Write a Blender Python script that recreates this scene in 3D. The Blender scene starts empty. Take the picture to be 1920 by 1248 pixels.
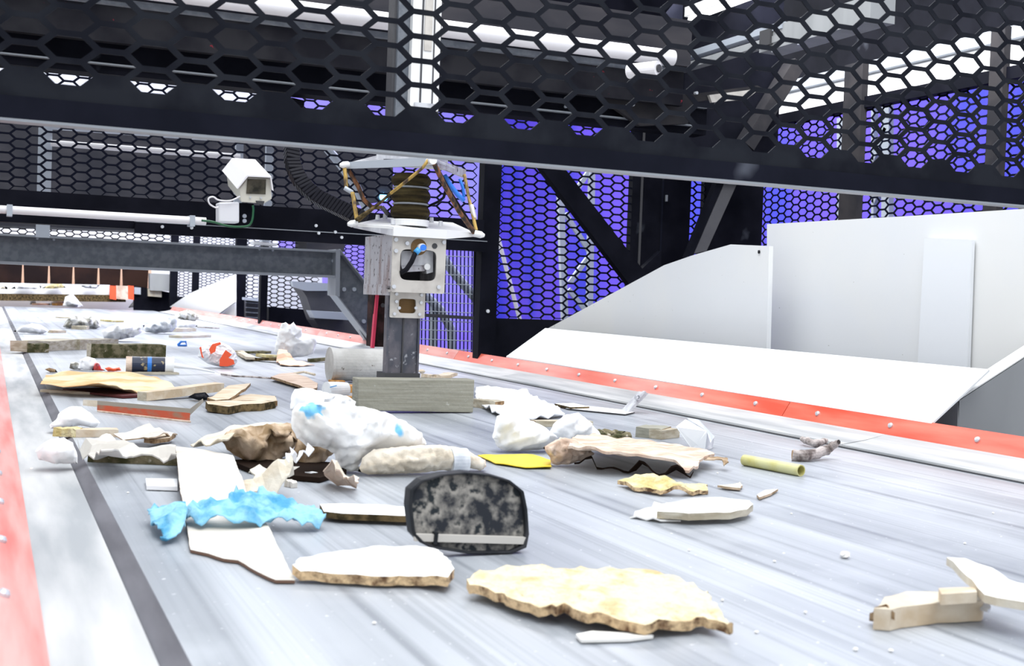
import bpy, math, random
from mathutils import Vector, Matrix, noise
from mathutils.geometry import delaunay_2d_cdt

# ------------------------------------------------------------------ camera, light, exposure
SC = bpy.context.scene
COL = SC.collection
CAMZ = 0.40
FPX = 2290.65
RM = Matrix(((0.91876391, -0.02339923, -0.39411338),
             (-0.39301131, 0.04090526, -0.91862336),
             (0.03761639, 0.998889, 0.02838611)))
cam = bpy.data.cameras.new('camera')
camo = bpy.data.objects.new('camera', cam)
COL.objects.link(camo)
camo.matrix_world = Matrix.Translation((0, 0, CAMZ)) @ RM.to_4x4()
cam.sensor_width = 36.0
cam.lens = FPX / 1920 * 36.0
cam.clip_start = 0.02
cam.clip_end = 200
cam.dof.use_dof = True
cam.dof.focus_distance = 4.0
cam.dof.aperture_fstop = 9.0
SC.camera = camo

world = bpy.data.worlds.new('hall_daylight')
SC.world = world
world.use_nodes = True
bg = world.node_tree.nodes['Background']
bg.inputs[0].default_value = (0.90, 0.95, 1.0, 1)
bg.inputs[1].default_value = 0.85

def area_lamp(name, loc, sx, sy, power, col=(1, 1, 1), rot=(0, 0, 0)):
    l = bpy.data.lights.new(name, 'AREA')
    l.shape = 'RECTANGLE'; l.size = sx; l.size_y = sy; l.energy = power; l.color = col
    o = bpy.data.objects.new(name, l); COL.objects.link(o)
    o.location = loc; o.rotation_euler = rot
    return o
area_lamp('ceiling_lamp', (1.6, 2.6, 4.2), 3.2, 7.5, 230, (0.97, 0.985, 1.0))
area_lamp('ceiling_lamp', (1.4, 14.0, 5.2), 5.0, 7.0, 700, (0.97, 0.985, 1.0))
area_lamp('ceiling_lamp', (8.0, 12.5, 6.5), 5.0, 8.0, 800, (0.92, 0.93, 1.0))  # unseen hall light added to brighten the violet and blue walls
area_lamp('fascia_lamp', (3.9, 5.0, 2.25), 0.3, 5.5, 90, (1, 1, 1), (0, math.radians(-50), 0))  # unseen fill light added to brighten the white fascia board
SC.view_settings.view_transform = 'Standard'
SC.view_settings.look = 'None'
SC.view_settings.exposure = 0.56
SC.view_settings.gamma = 1.0
SC.view_settings.use_curve_mapping = False
R = random.Random(5)

# ------------------------------------------------------------------ from a view direction and a known plane to the place
def ray(px, py):
    return RM @ Vector((px - 960, 624 - py, -FPX))
def G(px, py, z=0.0):                     # on the level z
    d = ray(px, py); t = (z - CAMZ) / d.z
    return Vector((t * d.x, t * d.y, z))
def PY(px, py, Y):                        # on the cross plane Y
    d = ray(px, py); t = Y / d.y
    return Vector((t * d.x, Y, CAMZ + t * d.z))
def PX(px, py, X):                        # on the lengthwise plane X
    d = ray(px, py); t = X / d.x
    return Vector((X, t * d.y, CAMZ + t * d.z))

# ------------------------------------------------------------------ materials
def _bsdf(name):
    m = bpy.data.materials.new(name); m.use_nodes = True
    nt = m.node_tree
    return m, nt, nt.nodes['Principled BSDF']
def mat(name, c, rough=0.6, metal=0.0, c2=None, scale=(8, 8, 8), lo=0.4, hi=0.6, bump=0.0, bscale=60, detail=5, spec=None,
        trans=0.0, alpha=1.0, spots=None, spot_scale=20, spot_lo=0.62, spot_hi=0.68):
    m, nt, b = _bsdf(name)
    b.inputs['Base Color'].default_value = (*c, 1)
    b.inputs['Roughness'].default_value = rough
    b.inputs['Metallic'].default_value = metal
    if spec is None and max(c) < 0.05: spec = 0.05
    if spec is not None: b.inputs['Specular IOR Level'].default_value = spec
    if trans: b.inputs['Transmission Weight'].default_value = trans
    if alpha < 1: b.inputs['Alpha'].default_value = alpha
    tc = nt.nodes.new('ShaderNodeTexCoord')
    out = None
    if c2 is not None:
        mp = nt.nodes.new('ShaderNodeMapping'); mp.inputs['Scale'].default_value = scale
        nt.links.new(tc.outputs['Object'], mp.inputs[0])
        n = nt.nodes.new('ShaderNodeTexNoise'); n.inputs['Scale'].default_value = 1.0; n.inputs['Detail'].default_value = detail
        nt.links.new(mp.outputs[0], n.inputs[0])
        r = nt.nodes.new('ShaderNodeValToRGB')
        r.color_ramp.elements[0].position = lo; r.color_ramp.elements[0].color = (*c, 1)
        r.color_ramp.elements[1].position = hi; r.color_ramp.elements[1].color = (*c2, 1)
        nt.links.new(n.outputs[0], r.inputs[0]); out = r.outputs[0]
    if spots is not None:
        n = nt.nodes.new('ShaderNodeTexNoise'); n.inputs['Scale'].default_value = spot_scale; n.inputs['Detail'].default_value = 3
        nt.links.new(tc.outputs['Object'], n.inputs[0])
        r = nt.nodes.new('ShaderNodeValToRGB')
        r.color_ramp.elements[0].position = spot_lo; r.color_ramp.elements[0].color = (0, 0, 0, 1)
        r.color_ramp.elements[1].position = spot_hi; r.color_ramp.elements[1].color = (1, 1, 1, 1)
        nt.links.new(n.outputs[0], r.inputs[0])
        mx = nt.nodes.new('ShaderNodeMixRGB'); mx.inputs[1].default_value = (*c, 1); mx.inputs[2].default_value = (*spots, 1)
        nt.links.new(r.outputs[0], mx.inputs[0])
        if out: nt.links.new(out, mx.inputs[1])
        out = mx.outputs[0]
    if out: nt.links.new(out, b.inputs['Base Color'])
    if bump:
        n = nt.nodes.new('ShaderNodeTexNoise'); n.inputs['Scale'].default_value = bscale; n.inputs['Detail'].default_value = 4
        nt.links.new(tc.outputs['Object'], n.inputs[0])
        bp = nt.nodes.new('ShaderNodeBump'); bp.inputs['Strength'].default_value = bump; bp.inputs['Distance'].default_value = 0.01
        nt.links.new(n.outputs[0], bp.inputs['Height']); nt.links.new(bp.outputs[0], b.inputs['Normal'])
    return m

def streak_mat(name, base, light, dark, rough=0.38):
    m, nt, b = _bsdf(name)
    b.inputs['Roughness'].default_value = rough
    b.inputs['Specular IOR Level'].default_value = 0.6
    tc = nt.nodes.new('ShaderNodeTexCoord')
    def layer(scale, lo, hi, det=4):
        mp = nt.nodes.new('ShaderNodeMapping'); mp.inputs['Scale'].default_value = scale
        nt.links.new(tc.outputs['Object'], mp.inputs[0])
        n = nt.nodes.new('ShaderNodeTexNoise'); n.inputs['Scale'].default_value = 1; n.inputs['Detail'].default_value = det
        nt.links.new(mp.outputs[0], n.inputs[0])
        r = nt.nodes.new('ShaderNodeMapRange'); r.inputs[1].default_value = lo; r.inputs[2].default_value = hi
        nt.links.new(n.outputs[0], r.inputs[0]); return r.outputs[0]
    def mix(fac, a, c, k=1.0):
        mm = nt.nodes.new('ShaderNodeMath'); mm.operation = 'MULTIPLY'; mm.inputs[1].default_value = k
        nt.links.new(fac, mm.inputs[0])
        x = nt.nodes.new('ShaderNodeMixRGB'); nt.links.new(mm.outputs[0], x.inputs[0])
        if isinstance(a, tuple): x.inputs[1].default_value = (*a, 1)
        else: nt.links.new(a, x.inputs[1])
        x.inputs[2].default_value = (*c, 1); return x.outputs[0]
    o = mix(layer((7, 0.45, 1), 0.40, 0.66), base, light, 0.9)
    o = mix(layer((30, 0.12, 1), 0.54, 0.74), o, dark, 0.85)
    o = mix(layer((130, 0.5, 1), 0.52, 0.78), o, dark, 0.4)
    o = mix(layer((4, 3, 1), 0.5, 0.75, 6), o, light, 0.7)
    o = mix(layer((90, 90, 1), 0.70, 0.76, 2), o, (0.85, 0.85, 0.85), 0.8)
    nt.links.new(o, b.inputs['Base Color'])
    return m

M = {}
M['belt'] = streak_mat('belt_rubber', (0.255, 0.275, 0.305), (0.46, 0.485, 0.52), (0.085, 0.10, 0.125))
M['skirt'] = mat('skirt_rubber', (0.296, 0.311, 0.326), 0.6, c2=(0.533, 0.533, 0.533), scale=(14, 1.6, 6), lo=0.35, hi=0.65)
M['lip'] = mat('dark_rubber', (0.085, 0.085, 0.10), 0.7, c2=(0.14, 0.14, 0.16), scale=(20, 3, 5))
M['seam'] = mat('seam_rubber', (0.05, 0.05, 0.055), 0.7)
M['orange'] = mat('orange_paint', (0.72, 0.085, 0.045), 0.3, c2=(0.80, 0.22, 0.15), scale=(30, 2.5, 12), lo=0.40, hi=0.72, spec=0.8)
M['orangedust'] = mat('dusty_orange_paint', (0.66, 0.15, 0.12), 0.35, c2=(0.74, 0.36, 0.32), scale=(30, 2.5, 12), lo=0.30, hi=0.62, spec=0.8)  # paler orange, with the glare on the strips put into the colour
M['steel'] = mat('bright_steel', (0.62, 0.64, 0.68), 0.35, 0.5)
M['alu'] = mat('aluminium', (0.62, 0.63, 0.66), 0.4, 0.35, c2=(0.42, 0.42, 0.46), scale=(25, 25, 12))
M['alu_dirty'] = mat('dirty_aluminium', (0.50, 0.50, 0.54), 0.45, 0.3, c2=(0.30, 0.24, 0.24), scale=(30, 30, 8), lo=0.45, hi=0.7, spots=(0.06, 0.05, 0.05), spot_scale=60)
M['alu_white'] = mat('white_aluminium', (0.80, 0.80, 0.80), 0.4, 0.1)
M['plate'] = mat('warm_grey_plate', (0.56, 0.53, 0.49), 0.45, 0.15, c2=(0.40, 0.37, 0.34), scale=(16, 16, 16), lo=0.5, hi=0.8)
M['black'] = mat('black_steel', (0.0035, 0.004, 0.0075), 0.6, c2=(0.0065, 0.007, 0.012), scale=(6, 6, 6), spots=(0.05, 0.055, 0.07), spot_scale=5, spot_lo=0.70, spot_hi=0.80)
M['blackrail'] = mat('black_rail_steel', (0.006, 0.007, 0.013), 0.6, c2=(0.009, 0.010, 0.018), scale=(6, 6, 6), spots=(0.12, 0.13, 0.16), spot_scale=6, spot_lo=0.66, spot_hi=0.86)
M['mesh'] = mat('perforated_steel', (0.008, 0.009, 0.014), 0.6, c2=(0.016, 0.018, 0.024), scale=(9, 9, 9))
M['meshfar'] = mat('far_perforated_steel', (0.004, 0.005, 0.012), 0.5)
M['darkgrey'] = mat('dark_grey_sheet', (0.045, 0.045, 0.055), 0.6, c2=(0.065, 0.065, 0.072), scale=(3, 3, 3), bump=0.1)
M['hood'] = mat('dark_hood_sheet', (0.035, 0.035, 0.042), 0.55, c2=(0.055, 0.052, 0.058), scale=(2, 2, 5))
M['hood2'] = mat('dark_casing_sheet', (0.036, 0.037, 0.044), 0.55, c2=(0.06, 0.058, 0.064), scale=(2, 2, 5))
M['darkgrey2'] = mat('dark_bracket_steel', (0.022, 0.022, 0.026), 0.6, c2=(0.035, 0.033, 0.036), scale=(6, 6, 6))
M['dusty'] = mat('dusty_red_specked_sheet', (0.010, 0.010, 0.014), 0.7, c2=(0.022, 0.022, 0.026), scale=(4, 4, 4), spots=(0.16, 0.02, 0.03), spot_scale=30, spot_lo=0.72, spot_hi=0.76)
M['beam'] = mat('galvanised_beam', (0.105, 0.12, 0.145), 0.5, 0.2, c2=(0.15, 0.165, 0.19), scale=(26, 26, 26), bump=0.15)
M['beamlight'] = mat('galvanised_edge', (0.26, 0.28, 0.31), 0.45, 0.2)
M['galv'] = mat('pale_galvanised', (0.42, 0.46, 0.52), 0.5, 0.1)
M['white'] = mat('white_panel', (0.74, 0.755, 0.775), 0.5, c2=(0.78, 0.78, 0.765), scale=(1.2, 1.2, 1.2), spots=(0.40, 0.40, 0.38), spot_scale=45, spot_lo=0.745, spot_hi=0.76)
M['white2'] = mat('bright_white_panel', (0.86, 0.87, 0.88), 0.5, spots=(0.55, 0.55, 0.53), spot_scale=32, spot_lo=0.74, spot_hi=0.76)
M['whitebright'] = mat('white_strip_panel', (0.78, 0.80, 0.83), 0.5)
M['greypanel'] = mat('grey_panel', (0.30, 0.31, 0.32), 0.5, c2=(0.37, 0.38, 0.39), scale=(2, 8, 1))
M['purple'] = mat('violet_wall', (0.24, 0.13, 0.78), 0.7, c2=(0.36, 0.33, 0.95), scale=(.5, .5, .7), lo=0.35, hi=0.65)
M['blue'] = mat('blue_wall', (0.125, 0.07, 0.62), 0.7, c2=(0.04, 0.045, 0.55), scale=(.9, .9, .5), lo=0.42, hi=0.60)
M['hallwhite'] = mat('white_wall', (0.85, 0.87, 0.90), 0.7)
M['concrete'] = mat('concrete', (0.06, 0.06, 0.065), 0.8, c2=(0.09, 0.09, 0.09), scale=(3, 3, 3))
M['housing'] = mat('cream_housing', (0.66, 0.64, 0.56), 0.45)
M['boxwhite'] = mat('white_box_plastic', (0.78, 0.78, 0.82), 0.5, spots=(0.8, 0.35, 0.5), spot_scale=26, spot_lo=0.74, spot_hi=0.76)
M['glass'] = mat('dark_lens_glass', (0.03, 0.03, 0.025), 0.08, c2=(0.10, 0.09, 0.07), scale=(20, 20, 20))
M['rubber'] = mat('brown_black_rubber', (0.018, 0.014, 0.008), 0.6, c2=(0.055, 0.042, 0.018), scale=(6, 6, 60), bump=0.4, bscale=80)
M['rope'] = mat('yellow_strap', (0.42, 0.27, 0.06), 0.7, c2=(0.06, 0.035, 0.02), scale=(40, 40, 14), lo=0.45, hi=0.62)
M['rope2'] = mat('rust_brown_strap', (0.22, 0.085, 0.03), 0.7, c2=(0.02, 0.015, 0.012), scale=(60, 60, 12), lo=0.42, hi=0.60)
M['blackplastic'] = mat('black_plastic', (0.012, 0.012, 0.016), 0.3)
M['chain'] = mat('drag_chain_plastic', (0.015, 0.015, 0.02), 0.25)
M['bluehose'] = mat('blue_hose', (0.03, 0.20, 0.75), 0.35)
M['bluefit'] = mat('blue_fitting', (0.06, 0.35, 0.75), 0.3)
M['green'] = mat('green_cable', (0.005, 0.09, 0.03), 0.4)
M['pipe'] = mat('white_conduit', (0.80, 0.78, 0.80), 0.3)
M['column'] = mat('worn_dark_steel', (0.060, 0.065, 0.085), 0.4, 0.3, c2=(0.14, 0.13, 0.15), scale=(22, 22, 14), lo=0.4, hi=0.65, spots=(0.32, 0.33, 0.36), spot_scale=55, spot_lo=0.64, spot_hi=0.72)
M['curtain'] = mat('dark_curtain_rubber', (0.014, 0.009, 0.009), 0.7, c2=(0.035, 0.018, 0.014), scale=(1.5, 1.5, 1.5))
M['jaw'] = mat('dark_rusty_jaw', (0.02, 0.014, 0.014), 0.6, c2=(0.06, 0.03, 0.03), scale=(25, 25, 25))
M['pink'] = mat('pink_paint', (0.75, 0.05, 0.12), 0.5)
M['brownhole'] = mat('brown_fabric', (0.16, 0.09, 0.03), 0.8, bump=0.4)
# waste
M['wood'] = mat('pale_wood', (0.533, 0.414, 0.281), 0.7, c2=(0.651, 0.562, 0.444), scale=(14, 40, 20), bump=0.15)
M['woodend'] = mat('brown_broken_wood', (0.163, 0.089, 0.037), 0.85, c2=(0.333, 0.222, 0.118), scale=(60, 60, 60), bump=0.5)
M['woodgrey'] = mat('weathered_grey_timber', (0.245, 0.235, 0.185), 0.8, c2=(0.34, 0.33, 0.275), scale=(5, 30, 150), lo=0.35, hi=0.7, spots=(0.50, 0.50, 0.46), spot_scale=28, spot_lo=0.70, spot_hi=0.76, bump=0.3)
M['timber'] = mat('weathered_timber', (0.370, 0.318, 0.229), 0.8, c2=(0.533, 0.488, 0.392), scale=(8, 30, 60), bump=0.3)
M['moss'] = mat('mossy_timber', (0.055, 0.055, 0.016), 0.9, c2=(0.20, 0.17, 0.10), scale=(28, 28, 28), lo=0.42, hi=0.62, bump=0.6, spots=(0.42, 0.38, 0.30), spot_scale=42, spot_lo=0.64, spot_hi=0.70)
M['darkbark'] = mat('dark_bark', (0.045, 0.035, 0.018), 0.9, c2=(0.17, 0.12, 0.06), scale=(40, 40, 40), bump=0.6)
M['foam'] = mat('yellowed_foam', (0.62, 0.46, 0.25), 0.9, c2=(0.80, 0.70, 0.47), scale=(26, 26, 26), lo=0.36, hi=0.52, bump=0.9, bscale=90)
M['foamedge'] = mat('brown_foam_crust', (0.13, 0.065, 0.03), 0.95, c2=(0.72, 0.52, 0.30), scale=(60, 60, 60), lo=0.36, hi=0.56, bump=0.9, bscale=110)  # tan foam crust with dark brown shadow mixed into the colour
M['plaster'] = mat('white_plaster', (0.88, 0.86, 0.82), 0.8, bump=0.2)
M['insul'] = mat('yellow_insulation', (0.533, 0.429, 0.178), 0.95, c2=(0.651, 0.577, 0.355), scale=(26, 26, 26), bump=0.9, bscale=80)
M['ply'] = mat('pale_plywood', (0.607, 0.562, 0.488), 0.7, c2=(0.666, 0.636, 0.585), scale=(4, 30, 8))
M['plyedge'] = mat('dark_ply_edge', (0.16, 0.09, 0.06), 0.8)
M['card'] = mat('brown_cardboard', (0.26, 0.17, 0.085), 0.85, c2=(0.60, 0.46, 0.33), scale=(16, 16, 16), lo=0.38, hi=0.58, bump=0.2)  # darker brown tone stands for shade in the paper folds
M['cardpink'] = mat('pinkish_cardboard', (0.528, 0.375, 0.281), 0.85, c2=(0.715, 0.578, 0.476), scale=(12, 50, 12), bump=0.4)
M['cardpale'] = mat('pale_torn_card', (0.592, 0.518, 0.400), 0.85, c2=(0.666, 0.622, 0.533), scale=(14, 14, 14), bump=0.3)
M['cardunder'] = mat('dark_card_underside', (0.018, 0.011, 0.008), 0.9)  # near-black, shade of undersides and gaps put into the colour
M['envelope'] = mat('orange_yellow_paper', (0.72, 0.43, 0.19), 0.7, c2=(0.80, 0.68, 0.44), scale=(6, 6, 6), lo=0.42, hi=0.56)
M['cloth'] = mat('light_blue_fabric', (0.055, 0.30, 0.50), 0.75, c2=(0.27, 0.56, 0.74), scale=(24, 24, 24), lo=0.38, hi=0.56, bump=0.6, bscale=50)  # darker blue tone paints the shade of the folds
M['film'] = mat('white_plastic_film', (0.80, 0.81, 0.83), 0.45, c2=(0.90, 0.90, 0.90), scale=(9, 9, 9))
M['filmgrey'] = mat('greyish_plastic_film', (0.50, 0.53, 0.58), 0.4, c2=(0.78, 0.80, 0.83), scale=(16, 16, 16))
M['filmdirty'] = mat('dirty_plastic_film', (0.16, 0.15, 0.12), 0.5, c2=(0.62, 0.62, 0.60), scale=(22, 22, 22), lo=0.42, hi=0.60)
M['bagprint'] = mat('white_bag_blue_print', (0.90, 0.90, 0.90), 0.5, c2=(0.82, 0.80, 0.76), scale=(9, 9, 9), spots=(0.16, 0.50, 0.80), spot_scale=9, spot_lo=0.60, spot_hi=0.63)
M['paper'] = mat('off_white_paper', (0.607, 0.592, 0.555), 0.8, c2=(0.518, 0.488, 0.444), scale=(12, 12, 12))
M['roll'] = mat('beige_paper_roll', (0.630, 0.545, 0.425), 0.8, c2=(0.731, 0.664, 0.561), scale=(6, 30, 40), bump=0.5, bscale=40)
M['case'] = mat('black_plastic_case', (0.022, 0.024, 0.028), 0.45, c2=(0.05, 0.05, 0.055), scale=(14, 14, 14))
M['casein'] = mat('mould_spotted_plastic', (0.028, 0.031, 0.038), 0.7, c2=(0.30, 0.285, 0.26), scale=(42, 42, 42), lo=0.42, hi=0.62, detail=8, spots=(0.025, 0.03, 0.035), spot_scale=40, spot_lo=0.58, spot_hi=0.66)
M['cream'] = mat('cream_strip', (0.592, 0.562, 0.518), 0.6)
M['yellow'] = mat('yellow_plastic', (0.80, 0.58, 0.02), 0.5)
M['yellowpale'] = mat('pale_yellow_plastic', (0.607, 0.592, 0.311), 0.45, c2=(0.533, 0.488, 0.163), scale=(16, 16, 16))
M['concretebucket'] = mat('pitted_grey_concrete', (0.44, 0.43, 0.41), 0.8, c2=(0.56, 0.55, 0.53), scale=(9, 9, 9), spots=(0.12, 0.10, 0.08), spot_scale=26, spot_lo=0.68, spot_hi=0.72, bump=0.3)
M['rust'] = mat('rusty_red_steel', (0.50, 0.09, 0.04), 0.8, c2=(0.30, 0.17, 0.11), scale=(20, 20, 50), lo=0.45, hi=0.7)
M['rustgrey'] = mat('grey_worn_steel', (0.30, 0.27, 0.22), 0.6)
M['navy'] = mat('navy_label', (0.012, 0.02, 0.05), 0.4, c2=(0.35, 0.28, 0.16), scale=(40, 40, 40), lo=0.62, hi=0.68)
M['bluering'] = mat('blue_band', (0.02, 0.18, 0.60), 0.4)
M['redprint'] = mat('orange_red_print', (0.85, 0.10, 0.03), 0.5)
M['liner'] = mat('maroon_liner', (0.07, 0.006, 0.006), 0.7)
M['redfoil'] = mat('dark_red_foil', (0.22, 0.01, 0.02), 0.3, c2=(0.75, 0.06, 0.04), scale=(25, 25, 25))
M['peach'] = mat('peach_plastic', (0.88, 0.55, 0.38), 0.6)
M['bluepl'] = mat('blue_plastic', (0.03, 0.22, 0.75), 0.4)
M['bark'] = mat('grey_bark', (0.14, 0.11, 0.10), 0.9, c2=(0.52, 0.46, 0.44), scale=(30, 30, 30), bump=0.5)
M['barkend'] = mat('fresh_cut_wood', (0.407, 0.266, 0.148), 0.9)
M['orangewood'] = mat('orange_wood', (0.65, 0.33, 0.10), 0.8, c2=(0.45, 0.20, 0.05), scale=(30, 30, 30))
M['lampwhite'] = mat('white_lamp_tube', (0.9, 0.9, 0.9), 0.4)
M['ledblue'] = None
def emis(name, c, s):
    m, nt, b = _bsdf(name)
    b.inputs['Emission Color'].default_value = (*c, 1); b.inputs['Emission Strength'].default_value = s
    b.inputs['Base Color'].default_value = (*c, 1)
    return m
M['ledblue'] = emis('blue_white_led', (0.15, 0.55, 1.0), 4.0)
M['ledwhite'] = emis('white_tube_glow', (1, 1, 1), 2.0)

# ------------------------------------------------------------------ mesh collecting
class MB:
    def __init__(s): s.v = []; s.f = []; s.m = []
    def add(s, vs, fs, mi=0):
        o = len(s.v); s.v += [Vector(p) for p in vs]
        for q in fs: s.f.append([i + o for i in q]); s.m.append(mi)
        return s
    def box(s, a, b, mi=0):
        x0, y0, z0 = min(a[0], b[0]), min(a[1], b[1]), min(a[2], b[2]); x1, y1, z1 = max(a[0], b[0]), max(a[1], b[1]), max(a[2], b[2])
        return s.add([(x0, y0, z0), (x1, y0, z0), (x1, y1, z0), (x0, y1, z0), (x0, y0, z1), (x1, y0, z1), (x1, y1, z1), (x0, y1, z1)],
                     [(0, 3, 2, 1), (4, 5, 6, 7), (0, 1, 5, 4), (1, 2, 6, 5), (2, 3, 7, 6), (3, 0, 4, 7)], mi)
    def prism(s, poly, vec, mi=0):
        n = len(poly); vec = Vector(vec)
        vs = [Vector(p) for p in poly] + [Vector(p) + vec for p in poly]
        fs = [tuple(range(n)), tuple(range(2 * n - 1, n - 1, -1))] + [(i, i + n, (i + 1) % n + n, (i + 1) % n) for i in range(n)]
        return s.add(vs, fs, mi)
    def bar(s, a, b, w, h, up=(0, 0, 1), mi=0):       # rectangular bar from a to b
        a = Vector(a); b = Vector(b); d = (b - a).normalized(); u = Vector(up)
        sd = d.cross(u)
        if sd.length < 1e-4: sd = d.cross(Vector((1, 0, 0)))
        sd.normalize(); u = sd.cross(d).normalized()
        c = [a - sd * w / 2 - u * h / 2, a + sd * w / 2 - u * h / 2, a + sd * w / 2 + u * h / 2, a - sd * w / 2 + u * h / 2]
        return s.prism(c, b - a, mi)
    def tube(s, pts, r, n=12, mi=0, cap=True):
        pts = [Vector(p) for p in pts]; rs = r if isinstance(r, (list, tuple)) else [r] * len(pts)
        vs = []; prev = None
        for i, p in enumerate(pts):
            d = (pts[min(i + 1, len(pts) - 1)] - pts[max(i - 1, 0)])
            if d.length < 1e-7: d = Vector((0, 0, 1))
            d.normalize()
            if prev is None:
                prev = d.cross(Vector((0, 0, 1)))
                if prev.length < 1e-3: prev = d.cross(Vector((1, 0, 0)))
            u = (prev - d * prev.dot(d)).normalized(); prev = u; w = d.cross(u)
            for k in range(n):
                a = 2 * math.pi * k / n
                vs.append(p + (u * math.cos(a) + w * math.sin(a)) * rs[i])
        fs = [(i * n + k, i * n + (k + 1) % n, (i + 1) * n + (k + 1) % n, (i + 1) * n + k) for i in range(len(pts) - 1) for k in range(n)]
        if cap:
            fs += [tuple(range(n - 1, -1, -1)), tuple(range((len(pts) - 1) * n, len(pts) * n))]
        return s.add(vs, fs, mi)
    def hexes(s, org, ux, uz, nrm, nx, nz, a, r, web, th, skip=None, fill=None, z_of=None):
        # flat-topped cells, half pitch a across, row pitch r; org = centre of the first cell
        ux = Vector(ux); uz = Vector(uz); nv = Vector(nrm) * th; org = Vector(org)
        fx, gx = 0.67 * a, 0.33 * a
        cell = [(-fx, 0), (-gx, -r / 2), (gx, -r / 2), (fx, 0), (gx, r / 2), (-gx, r / 2)]
        k = 1 - web / r * 0.95; kx = 1 - web / (1.34 * a) * 1.35
        hole = [(x * kx, z * k) for x, z in cell]
        for i in range(nx):
            for j in range(nz):
                if skip and skip(i, j): continue
                c = org + ux * (i * a) + uz * (j * r + (r / 2 if i % 2 else 0))
                O = [c + ux * x + uz * z for x, z in cell]
                if fill and fill(i, j):
                    s.prism(O, nv); continue
                H = [c + ux * x + uz * z for x, z in hole]
                vs = O + H + [p + nv for p in O] + [p + nv for p in H]
                fs = []
                for q in range(6):
                    w = (q + 1) % 6
                    fs += [(q, w, w + 6, q + 6), (q + 12, q + 18, w + 18, w + 12), (q + 6, w + 6, w + 18, q + 18)]
                s.add(vs, fs)
        return s
    def build(s, name, mats, parent=None, smooth=False, origin=None, bevel=0.0):
        if not isinstance(mats, (list, tuple)): mats = [mats]
        if parent is not None: o0 = parent.matrix_world.translation.copy() if parent.parent is None else ORG[parent.name]
        elif origin is not None: o0 = Vector(origin)
        else:
            o0 = Vector((sum(p.x for p in s.v) / len(s.v), sum(p.y for p in s.v) / len(s.v), min(p.z for p in s.v)))
        if parent is not None: o0 = ORG[parent.name]
        me = bpy.data.meshes.new(name)
        me.from_pydata([p - o0 for p in s.v], [], s.f)
        for mm in mats: me.materials.append(mm)
        for p, mi in zip(me.polygons, s.m): p.material_index = mi
        me.validate()
        fix_normals(me)
        if smooth:
            for p in me.polygons: p.use_smooth = True
        o = bpy.data.objects.new(name, me); COL.objects.link(o)
        ORG[o.name] = o0
        if parent is not None: o.parent = parent
        else: o.location = o0
        if bevel:
            b = o.modifiers.new('bevel', 'BEVEL'); b.width = bevel; b.segments = 2; b.limit_method = 'ANGLE'
        if smooth and smooth != 'soft':
            try:
                sm = o.modifiers.new('wn', 'WEIGHTED_NORMAL')
            except Exception: pass
        return o
ORG = {}
import bmesh
def fix_normals(me):
    b = bmesh.new(); b.from_mesh(me); bmesh.ops.recalc_face_normals(b, faces=b.faces); b.to_mesh(me); b.free()
def thing(name, label, cat, loc, group=None):
    o = bpy.data.objects.new(name, None); COL.objects.link(o); o.location = loc
    o.empty_display_size = 0.1
    ORG[o.name] = Vector(loc)
    o['label'] = label; o['category'] = cat
    if group: o['group'] = group
    return o
def tag(o, label, cat, group=None):
    o['label'] = label; o['category'] = cat
    if group: o['group'] = group
    return o
def struct(o): o['kind'] = 'structure'; return o
def pl(o, label): o['label'] = label; return o

def lathe(mb, c, prof, n=32, mi=0):
    c = Vector(c); vs = []
    for r, z in prof:
        for k in range(n):
            a = 2 * math.pi * k / n; vs.append(c + Vector((r * math.cos(a), r * math.sin(a), z)))
    m = len(prof)
    fs = [(i * n + k, i * n + (k + 1) % n, (i + 1) * n + (k + 1) % n, (i + 1) * n + k) for i in range(m - 1) for k in range(n)]
    fs += [tuple(range(n - 1, -1, -1)), tuple(range((m - 1) * n, m * n))]
    return mb.add(vs, fs, mi)

def resample(poly, step, jag, rnd, dims=2):
    out = []
    n = len(poly)
    for i in range(n):
        a = Vector(poly[i]); b = Vector(poly[(i + 1) % n]); L = (b - a).length
        k = max(1, int(L / step))
        for q in range(k):
            p = a.lerp(b, q / k)
            if jag and (q or True): p = p + Vector([rnd.uniform(-jag, jag) for _ in range(len(p))])
            out.append(p)
    return out
def inside(poly, x, y):
    c = False; n = len(poly); j = n - 1
    for i in range(n):
        xi, yi, xj, yj = poly[i][0], poly[i][1], poly[j][0], poly[j][1]
        if (yi > y) != (yj > y) and x < (xj - xi) * (y - yi) / (yj - yi + 1e-12) + xi: c = not c
        j = i
    return c
def edgedist(poly, x, y):
    d = 1e9; n = len(poly); p = Vector((x, y))
    for i in range(n):
        a = Vector(poly[i][:2]); b = Vector(poly[(i + 1) % n][:2]); ab = b - a
        t = max(0, min(1, (p - a).dot(ab) / (ab.length_squared + 1e-12)))
        d = min(d, (p - a - ab * t).length)
    return d
def tri2d(poly, step, rnd, jit=0.3):
    xs = [p[0] for p in poly]; ys = [p[1] for p in poly]
    pts = [Vector((p[0], p[1])) for p in poly]; nb = len(pts)
    x = min(xs) + step / 2; row = 0
    while x < max(xs):
        y = min(ys) + step / 2 + (step / 2 if row % 2 else 0)
        while y < max(ys):
            xx = x + rnd.uniform(-jit, jit) * step; yy = y + rnd.uniform(-jit, jit) * step
            if inside(poly, xx, yy) and edgedist(poly, xx, yy) > step * 0.4: pts.append(Vector((xx, yy)))
            y += step
        x += step; row += 1
    edges = [(i, (i + 1) % nb) for i in range(nb)]
    v, e, f, ov, oe, of = delaunay_2d_cdt(pts, edges, [], 1, 1e-5)
    be = {}
    for q in f:
        for i in range(len(q)):
            k = (q[i], q[(i + 1) % len(q)])
            be[k] = be.get(k, 0) + 1
    bound = [k for k in be if (k[1], k[0]) not in be]
    return v, f, bound

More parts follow.
